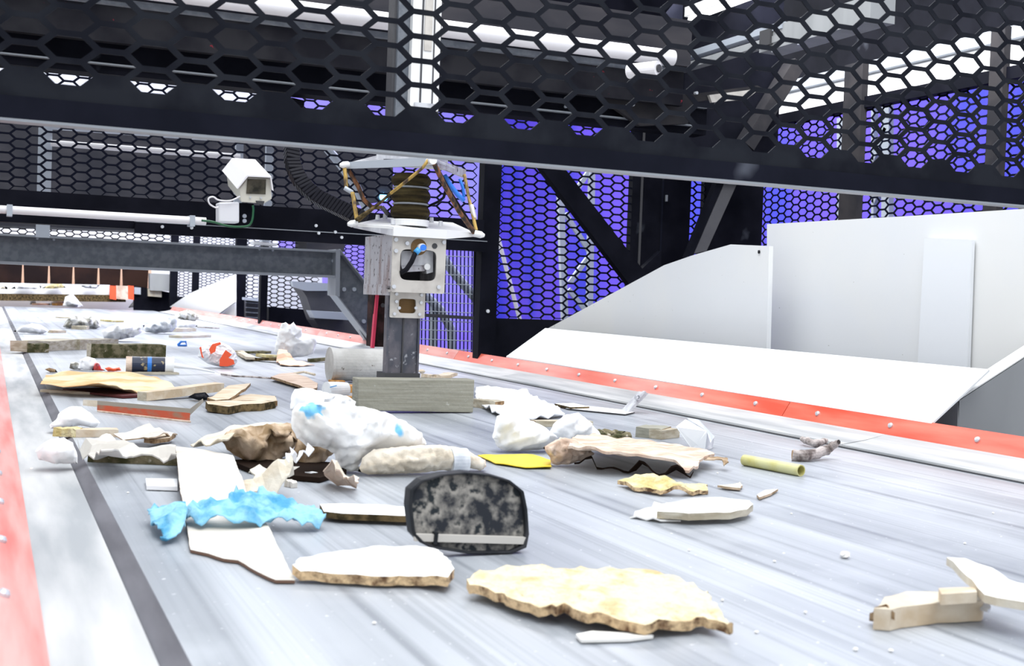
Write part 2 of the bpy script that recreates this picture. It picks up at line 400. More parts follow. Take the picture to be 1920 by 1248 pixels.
def sheet(pts, th, step=0.02, jag=0.0, wob=0.0, wf=20, seed=1, mi_edge=1, mi_bot=1, ctrl=(), crease=0.0):
    """flat or bent piece lying on the belt; pts = (px,py,z) of its top outline"""
    rnd = random.Random(seed)
    P = [G(px, py, z) for px, py, z in pts]
    C = [G(px, py, z) for px, py, z in ctrl]
    B = resample(P, step * 1.0, jag, rnd)
    src = P + C
    v, f, bound = tri2d([(p.x, p.y) for p in B], step, rnd)
    mb = MB(); top = []; bot = []
    off = Vector((seed * 3.1, seed * 1.7, 0))
    for p in v:
        w = 0; zz = 0
        for q in src:
            d2 = (p.x - q.x) ** 2 + (p.y - q.y) ** 2 + 1e-6; k = 1 / d2 ** 1.3; w += k; zz += k * q.z
        z = zz / w
        nz = noise.noise(Vector((p.x * wf, p.y * wf, 0)) + off)
        if crease: nz2 = abs(noise.noise(Vector((p.x * wf * .6, p.y * wf * .6, 3)) + off)) * crease
        else: nz2 = 0
        z = max(th * 1.02 + 0.0005, z + nz * wob + nz2)
        top.append(Vector((p.x, p.y, z))); bot.append(Vector((p.x, p.y, z - th)))
    n = len(top)
    mb.add(top + bot, [], 0)
    for q in f:
        mb.f.append(list(q)); mb.m.append(0)
        mb.f.append([i + n for i in reversed(q)]); mb.m.append(mi_bot)
    for a, b in bound:
        mb.f.append([b, a, a + n, b + n]); mb.m.append(mi_edge)
    return mb

def ridged(o):
    return (1 - 2 * abs(noise.noise(o))) ** 2 * 0.9 + (1 - 2 * abs(noise.noise(o * 2.1 + Vector((3, 1, 7))))) ** 2 * 0.45 + 0.25 * noise.noise(o * 4.3)
def blob(outline, depth, base=None, step=0.02, jag=0.0, crump=0.25, cf=22, seed=1, Yp=None, power=0.5, lean=0.0):
    """bulky crumpled piece: silhouette (px,py) raised at its own distance, swollen front and back"""
    rnd = random.Random(seed)
    if Yp is None:
        bx, by = base if base else max(outline, key=lambda q: q[1])
        Yp = G(bx, by).y + depth * 0.55
    P = [PY(px, py, Yp) for px, py in outline]
    P = [Vector((p.x, max(p.z, 0.002))) for p in P]
    step = step * 0.45
    B = resample(P, step * 1.1, jag * .6, rnd)
    B = [Vector((p.x, max(p.y, 0.002))) for p in B]
    v, f, bound = tri2d([(p.x, p.y) for p in B], step, rnd, 0.3)
    poly = [(p.x, p.y) for p in B]
    ds = [edgedist(poly, p.x, p.y) for p in v]; dm = max(ds) + 1e-6
    mb = MB(); fr = []; bk = []
    bset = set(i for e in bound for i in e)
    for i, p in enumerate(v):
        t = 0 if i in bset else (ds[i] / dm) ** power
        o = Vector((p.x * cf * 1.5, p.y * cf * 1.9, seed * 5.3))
        o += Vector((noise.noise(o * .6), noise.noise(o * .6 + Vector((5, 5, 5))), 0)) * 1.2
        n1 = ridged(o) - 0.45
        n2 = ridged(o + Vector((9, 4, 2))) - 0.45
        e = min(1, t * 2.5)
        yy = Yp + lean * p.y
        fr.append(Vector((p.x, yy - depth * (t * .85 + e * crump * n1 * .75), p.y + e * crump * .22 * depth * n2)))
        bk.append(Vector((p.x, yy + depth * (t * .85 + e * crump * n2 * .5), p.y)))
        fr[-1].z = max(0.001, fr[-1].z)
    n = len(fr)
    mb.add(fr + bk, [], 0)
    for q in f:
        mb.f.append(list(q)); mb.m.append(0)
        mb.f.append([i + n for i in reversed(q)]); mb.m.append(0)
    for a, b in bound:
        mb.f.append([b, a, a + n, b + n]); mb.m.append(0)
    return mb

def SH(name, label, cat, pts, th, mats, group=None, **k):
    sm = k.pop('smooth', False)
    o = sheet(pts, th, **k).build(name, mats, smooth=sm)
    return tag(o, label, cat, group)
def BL(name, label, cat, outline, depth, m, group=None, **k):
    sm = k.pop('smooth', 'soft')
    o = blob(outline, depth, **k).build(name, m, smooth=sm)
    return tag(o, label, cat, group)
def Zs(pts, z): return [(a, b, z) for a, b in pts]

def stick(name, label, cat, a, b, w, h, m, z=0.0, za=None, zb=None, mend=None, group=None, taper=1.0, seed=1, rough=0.0, n=8):
    """a rough board or batten lying between two points of the belt (pixels of its lower front line)"""
    rnd = random.Random(seed)
    za = z if za is None else za; zb = z if zb is None else zb
    A = G(a[0], a[1], za); B = G(b[0], b[1], zb)
    d = (B - A); L = d.length; d.normalize(); sd = Vector((-d.y, d.x, 0)).normalized()
    if sd.y < 0: sd = -sd
    mb = MB(); rings = []
    for i in range(n + 1):
        t = i / n; p = A + d * (L * t); ww = w * (1 + (taper - 1) * t); hh = h * (1 + (taper - 1) * t * 0.6)
        j = lambda s=1: rnd.uniform(-rough, rough) * s
        rings += [p + Vector((j(), j(), 0)), p + sd * ww + Vector((j(), j(), 0)), p + sd * ww + Vector((0, j(), hh + j())), p + Vector((0, j(), hh + j()))]
    fs = [(i * 4 + k, i * 4 + (k + 1) % 4, (i + 1) * 4 + (k + 1) % 4, (i + 1) * 4 + k) for i in range(n) for k in range(4)]
    mb.add(rings, fs, 0); mb.add([rings[q] for q in (3, 2, 1, 0)], [(0, 1, 2, 3)], 1); mb.add([rings[n * 4 + q] for q in range(4)], [(0, 1, 2, 3)], 1)
    for v in mb.v: v.z = max(v.z, 0.0005)
    o = mb.build(name, [m, mend or m])
    return tag(o, label, cat, group)

def YP(px, Y, depth):                        # polygon seen face-on at distance Y, given real depth
    return MB().prism([PY(x, y, Y) for x, y in px], (0, depth, 0))
def XP(px, X, depth):
    return MB().prism([PX(x, y, X) for x, y in px], (depth, 0, 0))
# ================================================================== SETTING
o = struct(MB().box((-14, -3, -1.0), (12, 26, -0.9)).build('floor', M['concrete']))
o = struct(MB().box((-14, 22, -0.9), (PY(527, 300, 22).x, 22.2, 9)).build('wall_back', M['hallwhite']))
o = struct(MB().box((PY(527, 300, 22).x, 21.9, -0.9), (9.6, 22.1, 9)).build('wall_back_violet', M['purple']))
o = struct(MB().box((9.0, 0.0, -0.9), (9.2, 21.9, 7)).build('wall_right', M['blue']))

# ------------------------------------------------------------------ conveyor belt with its skirts and guard strips
bt = MB().box((0.205, 0.2, -0.02), (2.33, 19.5, 0)).build('conveyor_belt', M['belt'], origin=(1.2, 0.2, -0.02))
tag(bt, 'wide grey dusty rubber conveyor belt with dark lengthwise streaks', 'conveyor belt')
fr = thing('conveyor_bed', 'steel bed and legs carrying the grey conveyor belt', 'conveyor frame', (1.2, 1.5, -0.9))
MB().box((0.05, 0.2, -0.16), (2.49, 19.5, -0.03)).build('bed', M['beam'], fr)
for x in (0.12, 2.42):
    for y in (1.5, 6.0, 10.5, 15.0):
        MB().box((x - .05, y - .05, -0.9), (x + .05, y + .05, -0.16)).build('leg', M['beam'], fr)
# left side
sk = MB().prism([(0.069, 0.2, -0.012), (0.178, 0.2, -0.010), (0.178, 0.2, -0.022), (0.069, 0.2, -0.022)], (0, 19.3, 0)).build('rubber_skirt', M['skirt'])
tag(sk, 'pale grey rubber skirt along the left edge of the belt', 'rubber skirt', None)
lp = MB().prism([(0.178, 0.2, -0.014), (0.206, 0.2, 0.0005), (0.206, 0.2, -0.02), (0.178, 0.2, -0.022)], (0, 19.3, 0)).build('edge_seal', M['lip'])
tag(lp, 'dark rubber edge seal between the left skirt and the belt', 'rubber seal')
def guard(X0, Z0, X1, Z1, Y0, Y1, bolts, label, mm='orange'):
    t = thing('guard_strip', label, 'guard strip', (X0, Y0, Z0))
    n = Vector((-(Z1 - Z0), 0, X1 - X0)).normalized()
    if n.z < 0: n = -n
    a = Vector((X0, Y0, Z0)); b = Vector((X1, Y0, Z1))
    st = MB().prism([a, b, b - n * .008, a - n * .008], (0, Y1 - Y0, 0)).build('strip', M[mm], t)
    for y in bolts:
        c = Vector(((X0 + X1) / 2, y, (Z0 + Z1) / 2))
        MB().tube([c - n * .001, c + n * .004, c + n * .008], [.0085, .0085, .005], 10).build('bolt', M['steel'], st)
    return t
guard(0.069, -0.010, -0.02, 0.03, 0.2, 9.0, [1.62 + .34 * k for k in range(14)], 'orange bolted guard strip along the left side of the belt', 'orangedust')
seg = [(0.6, 3.42, 'nearest orange bolted guard strip on the right of the belt, running out of the picture'),
       (3.424, 6.6, 'middle orange bolted guard strip on the right, in front of the white chute'),
       (6.604, 9.8, 'orange bolted guard strip behind the gripping robot, right edge of the belt'),
       (9.804, 18.6, 'farthest orange guard strip, right edge of the belt by the distant chute')]
for a, b, l in seg:
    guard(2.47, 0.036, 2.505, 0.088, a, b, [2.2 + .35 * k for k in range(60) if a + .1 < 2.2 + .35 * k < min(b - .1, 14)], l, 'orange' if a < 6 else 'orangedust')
# right skirt, in overlapping lengths
sks = [(0.6, 2.93, 'grey rubber skirt length on the right, nearest the lower right corner'),
       (2.90, 5.58, 'grey rubber skirt length on the right, beside the white chute'),
       (5.55, 18.6, 'far grey rubber skirt length on the right, from the robot backwards')]
for k, (a, b, l) in enumerate(sks):
    dz = .002 * (k % 2)
    mb = MB().prism([(2.31, a, .0015 + dz), (2.312, a, .0075 + dz), (2.39, a, .018 + dz), (2.475, a, .037), (2.475, a, .031), (2.39, a, .010 + dz)], (0, b - a, 0))
    tag(mb.build('rubber_skirt', M['skirt']), l, 'rubber skirt')
tag(MB().box((2.300, 0.6, 0.0003), (2.311, 18.6, 0.003)).build('seam_strip', M['seam']), 'thin black seam strip along the foot of the right skirt', 'seam strip')
# side support below the guard strips
o = MB().box((2.506, 0.6, -0.15), (2.53, 18.6, 0.07)).build('side_rail', M['beam']); tag(o, 'grey steel side rail standing behind the right guard strips', 'side rail')

# ------------------------------------------------------------------ white discharge chute
ch = thing('discharge_chute', 'white sheet chute with tall back plate and sloping lip on the right', 'chute', (2.9, 4.2, -0.9))
a0 = Vector((2.503, 2.747, 0.086)); a1 = Vector((2.711, 2.747, 0.244)); b0 = Vector((2.503, 5.90, 0.094)); b1 = Vector((2.722, 5.90, 0.248))
MB().prism([a0, a1, b1, b0], (0.002, 0, -0.006)).build('sloping_lip', M['white2'], ch)
lbp = XP([(1015, 622), (1245, 497), (1300, 478), (1370, 458), (1442, 461), (1436, 700), (1020, 660)], 2.84, .02).build('low_back_plate', M['white'], ch)
XP([(1438, 420), (1700, 405), (1990, 387), (1990, 640), (1900, 760), (1437, 720)], 3.005, .02).build('tall_back_plate', M['white'], ch)
XP([(1733, 447), (1822, 450), (1813, 702), (1720, 690)], 2.985, .014).build('cover_strip', M['whitebright'], ch)
MB().tube([PX(1424, 472, 2.839), PX(1424, 472, 2.84) - Vector((.006, 0, 0))], .007, 10).build('rivet', M['blackplastic'], lbp)
YP([(1797, 752), (1797, 870), (2300, 920), (2300, 425)], 2.80, .008).build('end_plate', M['greypanel'], ch)
p0 = PY(1797, 750, 2.80); p1 = PY(2300, 423, 2.80)
MB().prism([p0, p1, p1 + Vector((0, .06, 0)), p0 + Vector((0, .06, 0))], (0, 0, .004)).build('folded_rim', M['white'], ch)
MB().prism([p0, p0 + Vector((0, .14, 0)), p0 + Vector((0, .14, -.25)), p0 + Vector((0, 0, -.25))], (.004, 0, 0)).build('side_fold', M['greypanel'], ch)
for y in (3.2, 4.4, 5.6):
    MB().box((2.95, y, -.9), (2.99, y + .04, .2)).build('leg', M['black'], ch)

# ------------------------------------------------------------------ near perforated guard panel of the robot cell
HA, HR = 0.0695, 0.0455
YN = 2.2
gp = thing('mesh_guard', 'big black perforated hexagon guard panel crossing the top of the picture, nearest', 'guard panel', (1.2, YN, .65))
zrow = PY(128, 139, YN).z                                        # a lowest full hole
c0 = PY(128, 139, YN)
i0 = 10
org = Vector((c0.x - HA * i0, YN, c0.z - HR))
nx = 62
mb = MB().hexes(org, (1, 0, 0), (0, 0, 1), (0, 1, 0), nx, 18, HA, HR, .0105, .003, fill=lambda i, j: j < 1 or (j == 0 and i % 2 == 0) or (j == 0))
# even/odd: odd columns are half a row higher
mb.build('perforated_sheet', M['mesh'], gp)
zb = PY(960, 303.5, YN).z
x0 = org.x - HA; x1 = org.x + HA * nx
MB().box((x0, YN - .004, zb), (x1, YN + .010, c0.z - HR * .98)).build('bottom_border', M['blackrail'], gp)
MB().box((x0, YN - .006, zb - .0035), (x1, YN + .032, zb + .001)).build('bottom_flange', M['beamlight'], gp)  # paler steel than the border, painting its lit lower edge

# ------------------------------------------------------------------ far side of the robot cell
YF = 6.3
def hexpanel(name, label, Y, xa, xb, za, zb_, a=HA, r=HR, web=.0105, m='meshfar', axis='y', parent=None, th=.003):
    nx = int((xb - xa) / a) + 1; nz = int((zb_ - za) / r) + 1
    if axis == 'y':
        mb = MB().hexes((xa, Y, za), (1, 0, 0), (0, 0, 1), (0, 1, 0), nx, nz, a, r, web, th)
    else:
        mb = MB().hexes((Y, xa, za), (0, 1, 0), (0, 0, 1), (1, 0, 0), nx, nz, a, r, web, th)
    o = mb.build(name, M[m], parent)
    if label: tag(o, label, 'guard panel')
    return o
xp = PY(912, 400, YF).x
t = thing('mesh_guard', 'dark hexagon mesh panel behind the camera housing, upper left', 'guard panel', (0, YF, .7))
hexpanel('perforated_sheet', None, YF, -1.2, xp - .085, PY(0, 356, YF).z + .02, 1.55, parent=t)
t2 = thing('mesh_guard', 'hexagon mesh panel right of the thin black post, with violet wall behind', 'guard panel', (3.0, YF, -.5))
xa = PY(930, 500, YF).x; xb = PY(1183, 500, YF).x
hexpanel('perforated_sheet', None, YF, xa + .05, xb - .03, PY(1000, 596, YF).z, 1.5, parent=t2)
MB().box((xa + .01, YF - .005, -.5), (xb - .01, YF + .012, PY(1000, 600, YF).z + .005)).build('base_sheet', M['black'], t2)
hz = PY(1300, 460, YF).z
t3 = thing('mesh_guard', 'narrow strip of hexagon mesh between the two big black cabinet columns', 'guard panel', (3.9, YF, .3))
hexpanel('perforated_sheet', None, YF, PY(1292, 400, YF).x, PY(1322, 400, YF).x, .3, 1.4, parent=t3)

def tg(o, label, cat): return tag(o, label, cat)
za = PY(0, 416, YF).z; zt = PY(0, 355, YF).z
br = thing('cross_rail', 'wide black horizontal rail under the upper left mesh, carrying the camera housing', 'rail', (0.5, YF, za))
MB().box((-1.4, YF - .05, za), (xp - .03, YF + .05, zt)).build('rail', M['black'], br)
zl = PY(476, 428, YF - .09).z
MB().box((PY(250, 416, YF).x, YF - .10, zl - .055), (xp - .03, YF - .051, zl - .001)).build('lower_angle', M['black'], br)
MB().box((PY(250, 416, YF).x, YF - .103, zl - .001), (xp - .03, YF - .05, zl + .003)).build('lip', M['beamlight'], br)  # thin paler bar drawn as the highlight line along the rail
for px, py in ((592, 423), (597, 437), (628, 435), (640, 445), (304, 425), (359, 427)):
    c = PY(px, py, YF - .1); MB().tube([c, c + Vector((0, -.012, 0))], .008, 8).build('bolt', M['steel'], br)
ps = [(912, .075, 'slim black upright post between the two violet mesh panels', 'post')]
c = PY(912, 500, YF)
po = thing('cell_post', 'slim black upright post between the two violet mesh panels', 'post', (c.x, YF, -.9))
MB().box((PY(897, 500, YF).x, YF - .04, -.9), (PY(929, 500, YF).x, YF + .04, 1.75)).build('post', M['black'], po)
c = PY(914, 583, YF - .04)
MB().tube([c, c + Vector((0, -.01, 0))], .010, 10).build('bolt', M['steel'], po)
def ybox(name, label, cat, px0, px1, z0, z1, Y, dy, m='black', parent=None, ref=400):
    mb = MB().box((PY(px0, ref, Y).x, Y, z0), (PY(px1, ref, Y).x, Y + dy, z1))
    o = mb.build(name, M[m], parent)
    if parent is None: tag(o, label, cat)
    return o
cb = thing('black_cabinet', 'broad black cabinet column right of the violet mesh, behind the diagonal brace', 'cabinet', (3.4, YF, -.9))
cbb = ybox('cabinet_body', '', '', 1184, 1294, -.9, 1.6, YF - .01, .05, parent=cb)
ybox('side_edge', '', '', 1200, 1204, -.2, 1.5, YF - .014, .004, 'seam', parent=cbb)
ybox('door_edge', '', '', 1240, 1243, -.2, 1.5, YF - .016, .006, 'blackrail', parent=cbb)
ybox('hinge', '', '', 1248, 1251, PY(1249, 378, YF).z, PY(1249, 366, YF).z, YF - .022, .012, 'beamlight', parent=cbb)
cb2 = ybox('black_cabinet', 'second black cabinet column, behind the white chute and its grey-faced brace', 'cabinet', 1319, 1430, -.9, 1.5, YF, .04)
d1 = thing('diagonal_brace', 'long black diagonal brace falling right across the violet mesh', 'brace', PY(1190, 525, 6.15))
YP([(985, 275), (1028, 275), (1214, 516), (1186, 540)], 6.12, .06).build('bar', M['black'], d1)
YP([(1180, 526), (1240, 470), (1240, 600), (1186, 600)], 6.14, .05).build('foot_plate', M['black'], d1)
d2 = thing('diagonal_brace', 'dark grey diagonal brace rising right in front of the second black cabinet', 'brace', PY(1300, 480, 6.0))
YP([(1361, 300), (1377, 300), (1302, 475), (1288, 482)], 5.96, .05).build('bar', M['black'], d2)
YP([(1377, 300), (1402, 300), (1325, 470), (1302, 475)], 5.955, .006).build('face', M['darkgrey'], d2)

# side fence of the cell, lengthwise
XS = 4.36
s0 = PX(1418, 300, XS); s1 = PX(1925, 300, XS)
sf = thing('side_fence', 'hexagon mesh side fence in front of the deep blue violet wall, upper right', 'fence', (XS, (s0.y + s1.y) / 2, .3))
ztop = PX(1640, 190, XS).z
hexpanel('perforated_sheet', None, XS, s1.y - .9, s0.y, .40, ztop - .02, axis='x', parent=sf)
MB().box((XS - .03, s1.y - 1.2, ztop - .03), (XS + .03, s0.y + .25, ztop + .03)).build('top_rail', M['black'], sf)
for a, b, m in ((1590, 1624, 'darkgrey2'), (1862, 1888, 'darkgrey2')):
    ya = PX(a, 300, XS).y; yb = PX(b, 300, XS).y
    MB().box((XS - .05, yb, -.9), (XS - .01, ya, ztop + .22)).build('post', M[m], sf)
# white wall strip and dark beams over the fence
def xstrip(name, label, cat, X, ptop, pbot, Ya, Yb, m, th=.05):
    zt_ = PX(*ptop, X).z; zb_ = PX(*pbot, X).z
    return tag(MB().box((X, Ya, zb_), (X + th, Yb, zt_)).build(name, M[m]), label, cat)
xstrip('fascia_board', 'long white fascia board above the blue violet mesh, upper right', 'board', 5.2, (1700, 118), (1700, 178), 2.0, 7.9, 'white2')
xstrip('edge_board', 'light grey edge board along the top of the white fascia board', 'board', 5.15, (1700, 97), (1700, 118), 2.0, 7.8, 'galv')
xstrip('overhead_beam', 'broad black beam above the grey edge board, top right corner', 'beam', 5.26, (1700, -90), (1700, 97), 1.6, 7.6, 'black', .12)

# pale lattice mast behind the violet mesh
YL = 10.5
lm = thing('lattice_mast', 'pale grey lattice mast with zigzag bars behind the violet mesh', 'mast', PY(1085, 640, YL))
def ytube(parent, name, pts, r, m, Y, n=10):
    return MB().tube([PY(x, y, Y) for x, y in pts], r, n).build(name, M[m], parent, smooth=False)
def ybar(parent, name, a, b, w, m, Y, d=.05):
    A = PY(*a, Y); B = PY(*b, Y); return MB().bar(A, B, d, w, up=(B - A).cross(Vector((0, 1, 0)))).build(name, M[m], parent)
ybar(lm, 'upright', (1049, 320), (1062, 700), .06, 'galv', YL)
ybar(lm, 'upright', (1110, 280), (1103, 700), .055, 'galv', YL)
for a, b in (((1106, 318), (1060, 388)), ((1060, 400), (1104, 470)), ((1106, 478), (1068, 530)), ((1066, 542), (1104, 590)), ((1104, 600), (1066, 660))):
    ybar(lm, 'zigzag_bar', a, b, .045, 'galv', YL + .03, .03)
lp_ = thing('leaning_pole', 'thin pale pole leaning behind the violet mesh left of the lattice mast', 'pole', PY(980, 610, 9.0))
ytube(lp_, 'pole', [(930, 430), (978, 612), (1036, 830)], .017, 'pipe', 9.0)
lm2 = thing('lattice_mast', 'pale grey lattice mast behind the side fence, upper right', 'mast', PY(1660, 500, 7.5))
XL = 6.6
for a, b, w in (((1664, 180), (1664, 1010), .09), ((1640, 180), (1640, 1010), .03), ((1640, 300), (1664, 240), .04), ((1664, 330), (1640, 380), .04)):
    A = PX(*a, XL); B = PX(*b, XL); MB().bar(A, B, w, .05, up=(1, 0, 0)).build('bar', M['galv'], lm2)
o = MB().bar(PX(1582, 220, XL), PX(1582, 1010, XL), .12, .05, up=(1, 0, 0)).build('pale_post', M['galv']); tag(o, 'plain pale post beside the dark fence post, behind the blue violet mesh', 'post')

# welded wire mesh gate seen right of the robot
YG = 7.6
wg = thing('wire_mesh_gate', 'welded square wire mesh gate before the violet wall, right of the robot', 'gate', PY(845, 680, YG))
mb = MB()
for k in range(17):
    x = 792 + k * 7.2; A = PY(x, 455, YG); B = PY(x - 2, 690, YG); mb.tube([A, B], .0045, 4)
mb.build('upright_wires', M['meshfar'], wg)
mb = MB()
for k in range(14):
    y = 462 + k * 17.5; A = PY(785, y - 2, YG - .01); B = PY(905, y + 3, YG - .01); mb.tube([A, B], .003, 4)
mb.build('cross_wires', M['galv'], wg)
ybar(wg, 'middle_rail', (785, 590), (905, 597), .022, 'darkgrey', YG - .02, .02)
ybar(wg, 'side_rail', (893, 455), (890, 690), .03, 'black', YG - .02, .02)
sp = thing('slanting_pipe', 'grey pipe slanting down behind the wire mesh gate', 'pipe', PY(860, 690, 8.6))
ytube(sp, 'upper_run', [(800, 440), (850, 510), (905, 575), (960, 650), (960, 840)], .035, 'galv', 8.6)
sp = thing('bent_pipe', 'grey bent pipe lower behind the wire mesh gate', 'pipe', PY(850, 700, 8.9))
ytube(sp, 'run', [(795, 550), (825, 580), (845, 615), (850, 700)], .035, 'galv', 8.9)
ytube(sp, 'stub', [(812, 560), (814, 700)], .03, 'galv', 8.95)

# ------------------------------------------------------------------ hood and rails seen through the upper left mesh
hd = thing('dark_casing', 'big dark grey casing behind the upper left hexagon mesh', 'casing', (0, 12.0, .6))
YP([(-600, 190), (737, 256), (737, 374), (655, 386), (645, 472), (575, 468), (575, 445), (-600, 400)], 12.0, .5).build('casing', M['hood2'], hd)
gr = thing('guard_rail', 'grey tubular guard rail with wide posts behind the upper left mesh', 'guard rail', PY(85, 420, 8.2))
YR = 8.2
ytube(gr, 'top_tube', [(95, 236), (540, 268)], .022, 'galv', YR)
ytube(gr, 'middle_tube', [(95, 268), (450, 294)], .020, 'pipe', YR)
for a in (84, 449, 506):
    w = 26 if a == 84 else 14
    ybox('post', '', '', a - w / 2, a + w / 2, PY(a, 445, YR).z, PY(a, 226, YR).z, YR + .03, .04, 'galv', parent=gr, ref=300)
sl = thing('sloping_tube', 'pale sloping steel tube behind the mesh left of the robot', 'tube', PY(690, 420, 7.8))
ytube(sl, 'tube', [(600, 262), (640, 310), (668, 350), (700, 420), (712, 470), (714, 760)], .03, 'galv', 8.2)
# small LED
o = MB().tube([PY(719, 369, 12.0), PY(719, 369, 11.96)], .042, 12).build('indicator_light', M['ledblue']); tag(o, 'small glowing blue light left of the bellows', 'indicator light')

# ------------------------------------------------------------------ galvanised cross beam over the belt, with its leg
YB = 8.3
bm = thing('cross_beam', 'grey galvanised I beam spanning the belt with a slanting right leg', 'beam', PY(696, 648, YB))
zt = PY(0, 437, YB).z; zb2 = PY(0, 494, YB).z; xr = PY(632, 500, YB).x
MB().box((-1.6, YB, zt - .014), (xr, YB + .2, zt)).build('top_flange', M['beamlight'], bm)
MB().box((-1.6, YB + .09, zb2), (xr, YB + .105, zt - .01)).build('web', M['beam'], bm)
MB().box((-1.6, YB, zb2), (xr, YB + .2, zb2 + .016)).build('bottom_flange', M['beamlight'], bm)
YP([(630, 467), (638, 468), (637, 556), (629, 554)], YB - .01, .22).build('end_plate', M['beamlight'], bm)
leg_ = YP([(638, 471), (705, 556), (702, 655), (697, 655), (634, 553)], YB + .09, .014).build('leg', M['beam'], bm)
A = PY(638, 470, YB); B = PY(706, 556, YB); MB().prism([A, B, B + Vector((0, .2, 0)), A + Vector((0, .2, 0))], (0, 0, .012)).build('leg_flange', M['beamlight'], bm)
A = PY(632, 555, YB); B = PY(697, 640, YB); MB().prism([A, B, B + Vector((0, .2, 0)), A + Vector((0, .2, 0))], (0, 0, .012)).build('leg_flange', M['beamlight'], bm)
for px, py in ((644, 542), (663, 542), (681, 602), (625, 489)):
    c = PY(px, py, YB + .09); MB().tube([c, c + Vector((0, -.02, 0))], .015, 10).build('bolt', M['galv'], leg_)
for px, py in ((486, 467), (511, 469), (70, 447), (101, 449)):
    c = PY(px, py, YB + .09); MB().tube([c, c + Vector((0, -.015, 0))], .008, 8).build('bolt', M['galv'], bm)
pd = thing('bracket_plate', 'small pale bolted bracket on top of the cross beam', 'bracket', PY(500, 458, YB + .1))
YP([(476, 458), (519, 461), (519, 456), (476, 452)], YB + .05, .1).build('plate', M['alu_white'], pd)
YP([(492, 453), (506, 454), (506, 442), (492, 441)], YB + .06, .08).build('upright', M['galv'], pd)

# grey hopper behind the leg
hp = thing('grey_hopper', 'grey steel hopper with pale ledges behind the slanting beam leg', 'hopper', PY(640, 660, 10.6))
YP([(556, 528), (638, 534), (700, 600), (700, 660), (625, 650), (590, 600), (575, 556)], 10.6, .3).build('hopper_wall', M['darkgrey'], hp)
YP([(548, 527), (618, 531), (618, 545), (575, 545), (550, 537)], 10.52, .08).build('upper_ledge', M['galv'], hp)
YP([(583, 582), (652, 586), (655, 600), (590, 596)], 10.42, .18).build('lower_ledge', M['galv'], hp)

# dark base sheets and posts of the far station
def farmesh(label, Y, pa, pb, ya, yb): return hexpanel('mesh_guard', label, Y, PY(pa, 500, Y).x, PY(pb, 500, Y).x, PY(400, ya, Y).z, PY(400, yb, Y).z, m='meshfar')
farmesh('far pale hexagon mesh guard under the cross beam, left of the grey hopper', 12.4, 503, 600, 580, 425)
farmesh('short far mesh strip above the dark louvre', 14.72, 459, 488, 560, 425)
farmesh('farthest pale mesh guard behind the distant white chute', 19.9, 333, 441, 560, 430)
hexpanel('mesh_guard', 'far hexagon mesh strip over the left end of the cross beam', 12.4, -3.2, PY(322, 430, 12.4).x, PY(0, 450, 12.4).z, PY(0, 405, 12.4).z, m='meshfar')
hexpanel('mesh_guard', 'far hexagon mesh guard with violet behind, between beam leg and robot body', 12.4, PY(640, 500, 12.4).x, PY(690, 500, 12.4).x, -.88, PY(660, 430, 12.4).z, m='meshfar')
for a, b, Y_, l in ((319, 333, 19.8, 'far black post beside the pale grey end screen'), (361, 373, 19.75, 'far black post behind the distant white chute'),
                (441, 461, 14.7, 'far black post at the right edge of the distant white chute'), (489, 502, 12.15, 'far black post between the dark louvre and the grey hopper')):
    ybox('far_post', l, 'post', a, b, -.9, PY(400, 430, Y_).z, Y_, .1, 'black', ref=540)
o = YP([(504, 575), (600, 582), (700, 640), (700, 700), (504, 660)], 12.2, .1).build('dark_base_sheet', M['black']); tag(o, 'black base sheet behind the guard strip left of the robot', 'sheet')
o = YP([(333, 556), (361, 556), (361, 640), (333, 640)], 19.6, .1).build('dark_base_sheet', M['black']); tag(o, 'small black base sheet left of the distant white chute', 'sheet')
lv = thing('louvre', 'dark louvred vent between two far black posts', 'louvre', PY(475, 610, 14.3))
YP([(461, 560), (489, 562), (489, 625), (461, 625)], 14.3, .1).build('louvre_body', M['seam'], lv)
for k in range(4):
    YP([(462, 566 + k * 9), (488, 568 + k * 9), (488, 570 + k * 9), (462, 568 + k * 9)], 14.25, .06).build('slat', M['beam'], lv)
YP([(457, 557), (488, 560), (488, 565), (457, 562)], 14.2, .1).build('top_ledge', M['galv'], lv)
fc = thing('distant_chute', 'distant white sheet chute left of centre, under the cross beam', 'chute', PX(440, 600, 2.7))
XP([(318, 575), (350, 553), (357, 549), (440, 514), (440, 566), (408, 590), (340, 583)], 2.62, .02).build('chute_sheet', M['white2'], fc)
XP([(408, 588), (440, 566), (440, 605), (410, 600)], 2.66, .02).build('grey_side', M['white'], fc)

# ------------------------------------------------------------------ infeed end: curtain and feeder lip
YC = 20.6
o = YP([(500, 500), (604, 510), (604, 620), (500, 610)], 13.6, .1).build('white_board', M['hallwhite']); tag(o, 'white board behind the far pale hexagon mesh under the cross beam', 'board')
ec = thing('strip_curtain', 'row of dark rubber curtain flaps at the far left end of the belt', 'curtain', PY(120, 545, YC))
xs = [-160, -102, -52, -5, 43, 92, 138, 185, 228, 280]
for a, b in zip(xs[:-1], xs[1:]):
    YP([(a + 1, 490), (b - 1, 494), (b - 3.5, 541), (a + 2.5, 537)], YC, .05).build('flap', M['curtain'], ec)
o = YP([(-400, 470), (284, 498), (284, 560), (-400, 530)], YC + .6, .1).build('pink_backboard', M['peach']); tag(o, 'peach board behind the dark curtain flaps', 'board')
o = YP([(281, 512), (319, 514), (318, 546), (281, 544)], YC - .45, .2).build('end_screen', M['greypanel']); tag(o, 'pale grey end panel right of the dark curtain flaps', 'panel')
fd = thing('feeder_belt', 'raised white feeder belt with dark front edge at the far end', 'feeder', PY(100, 560, 20))
YP([(-300, 524), (206, 534), (206, 553), (-300, 548)], 20.2, .3).build('belt_surface', M['white2'], fd)
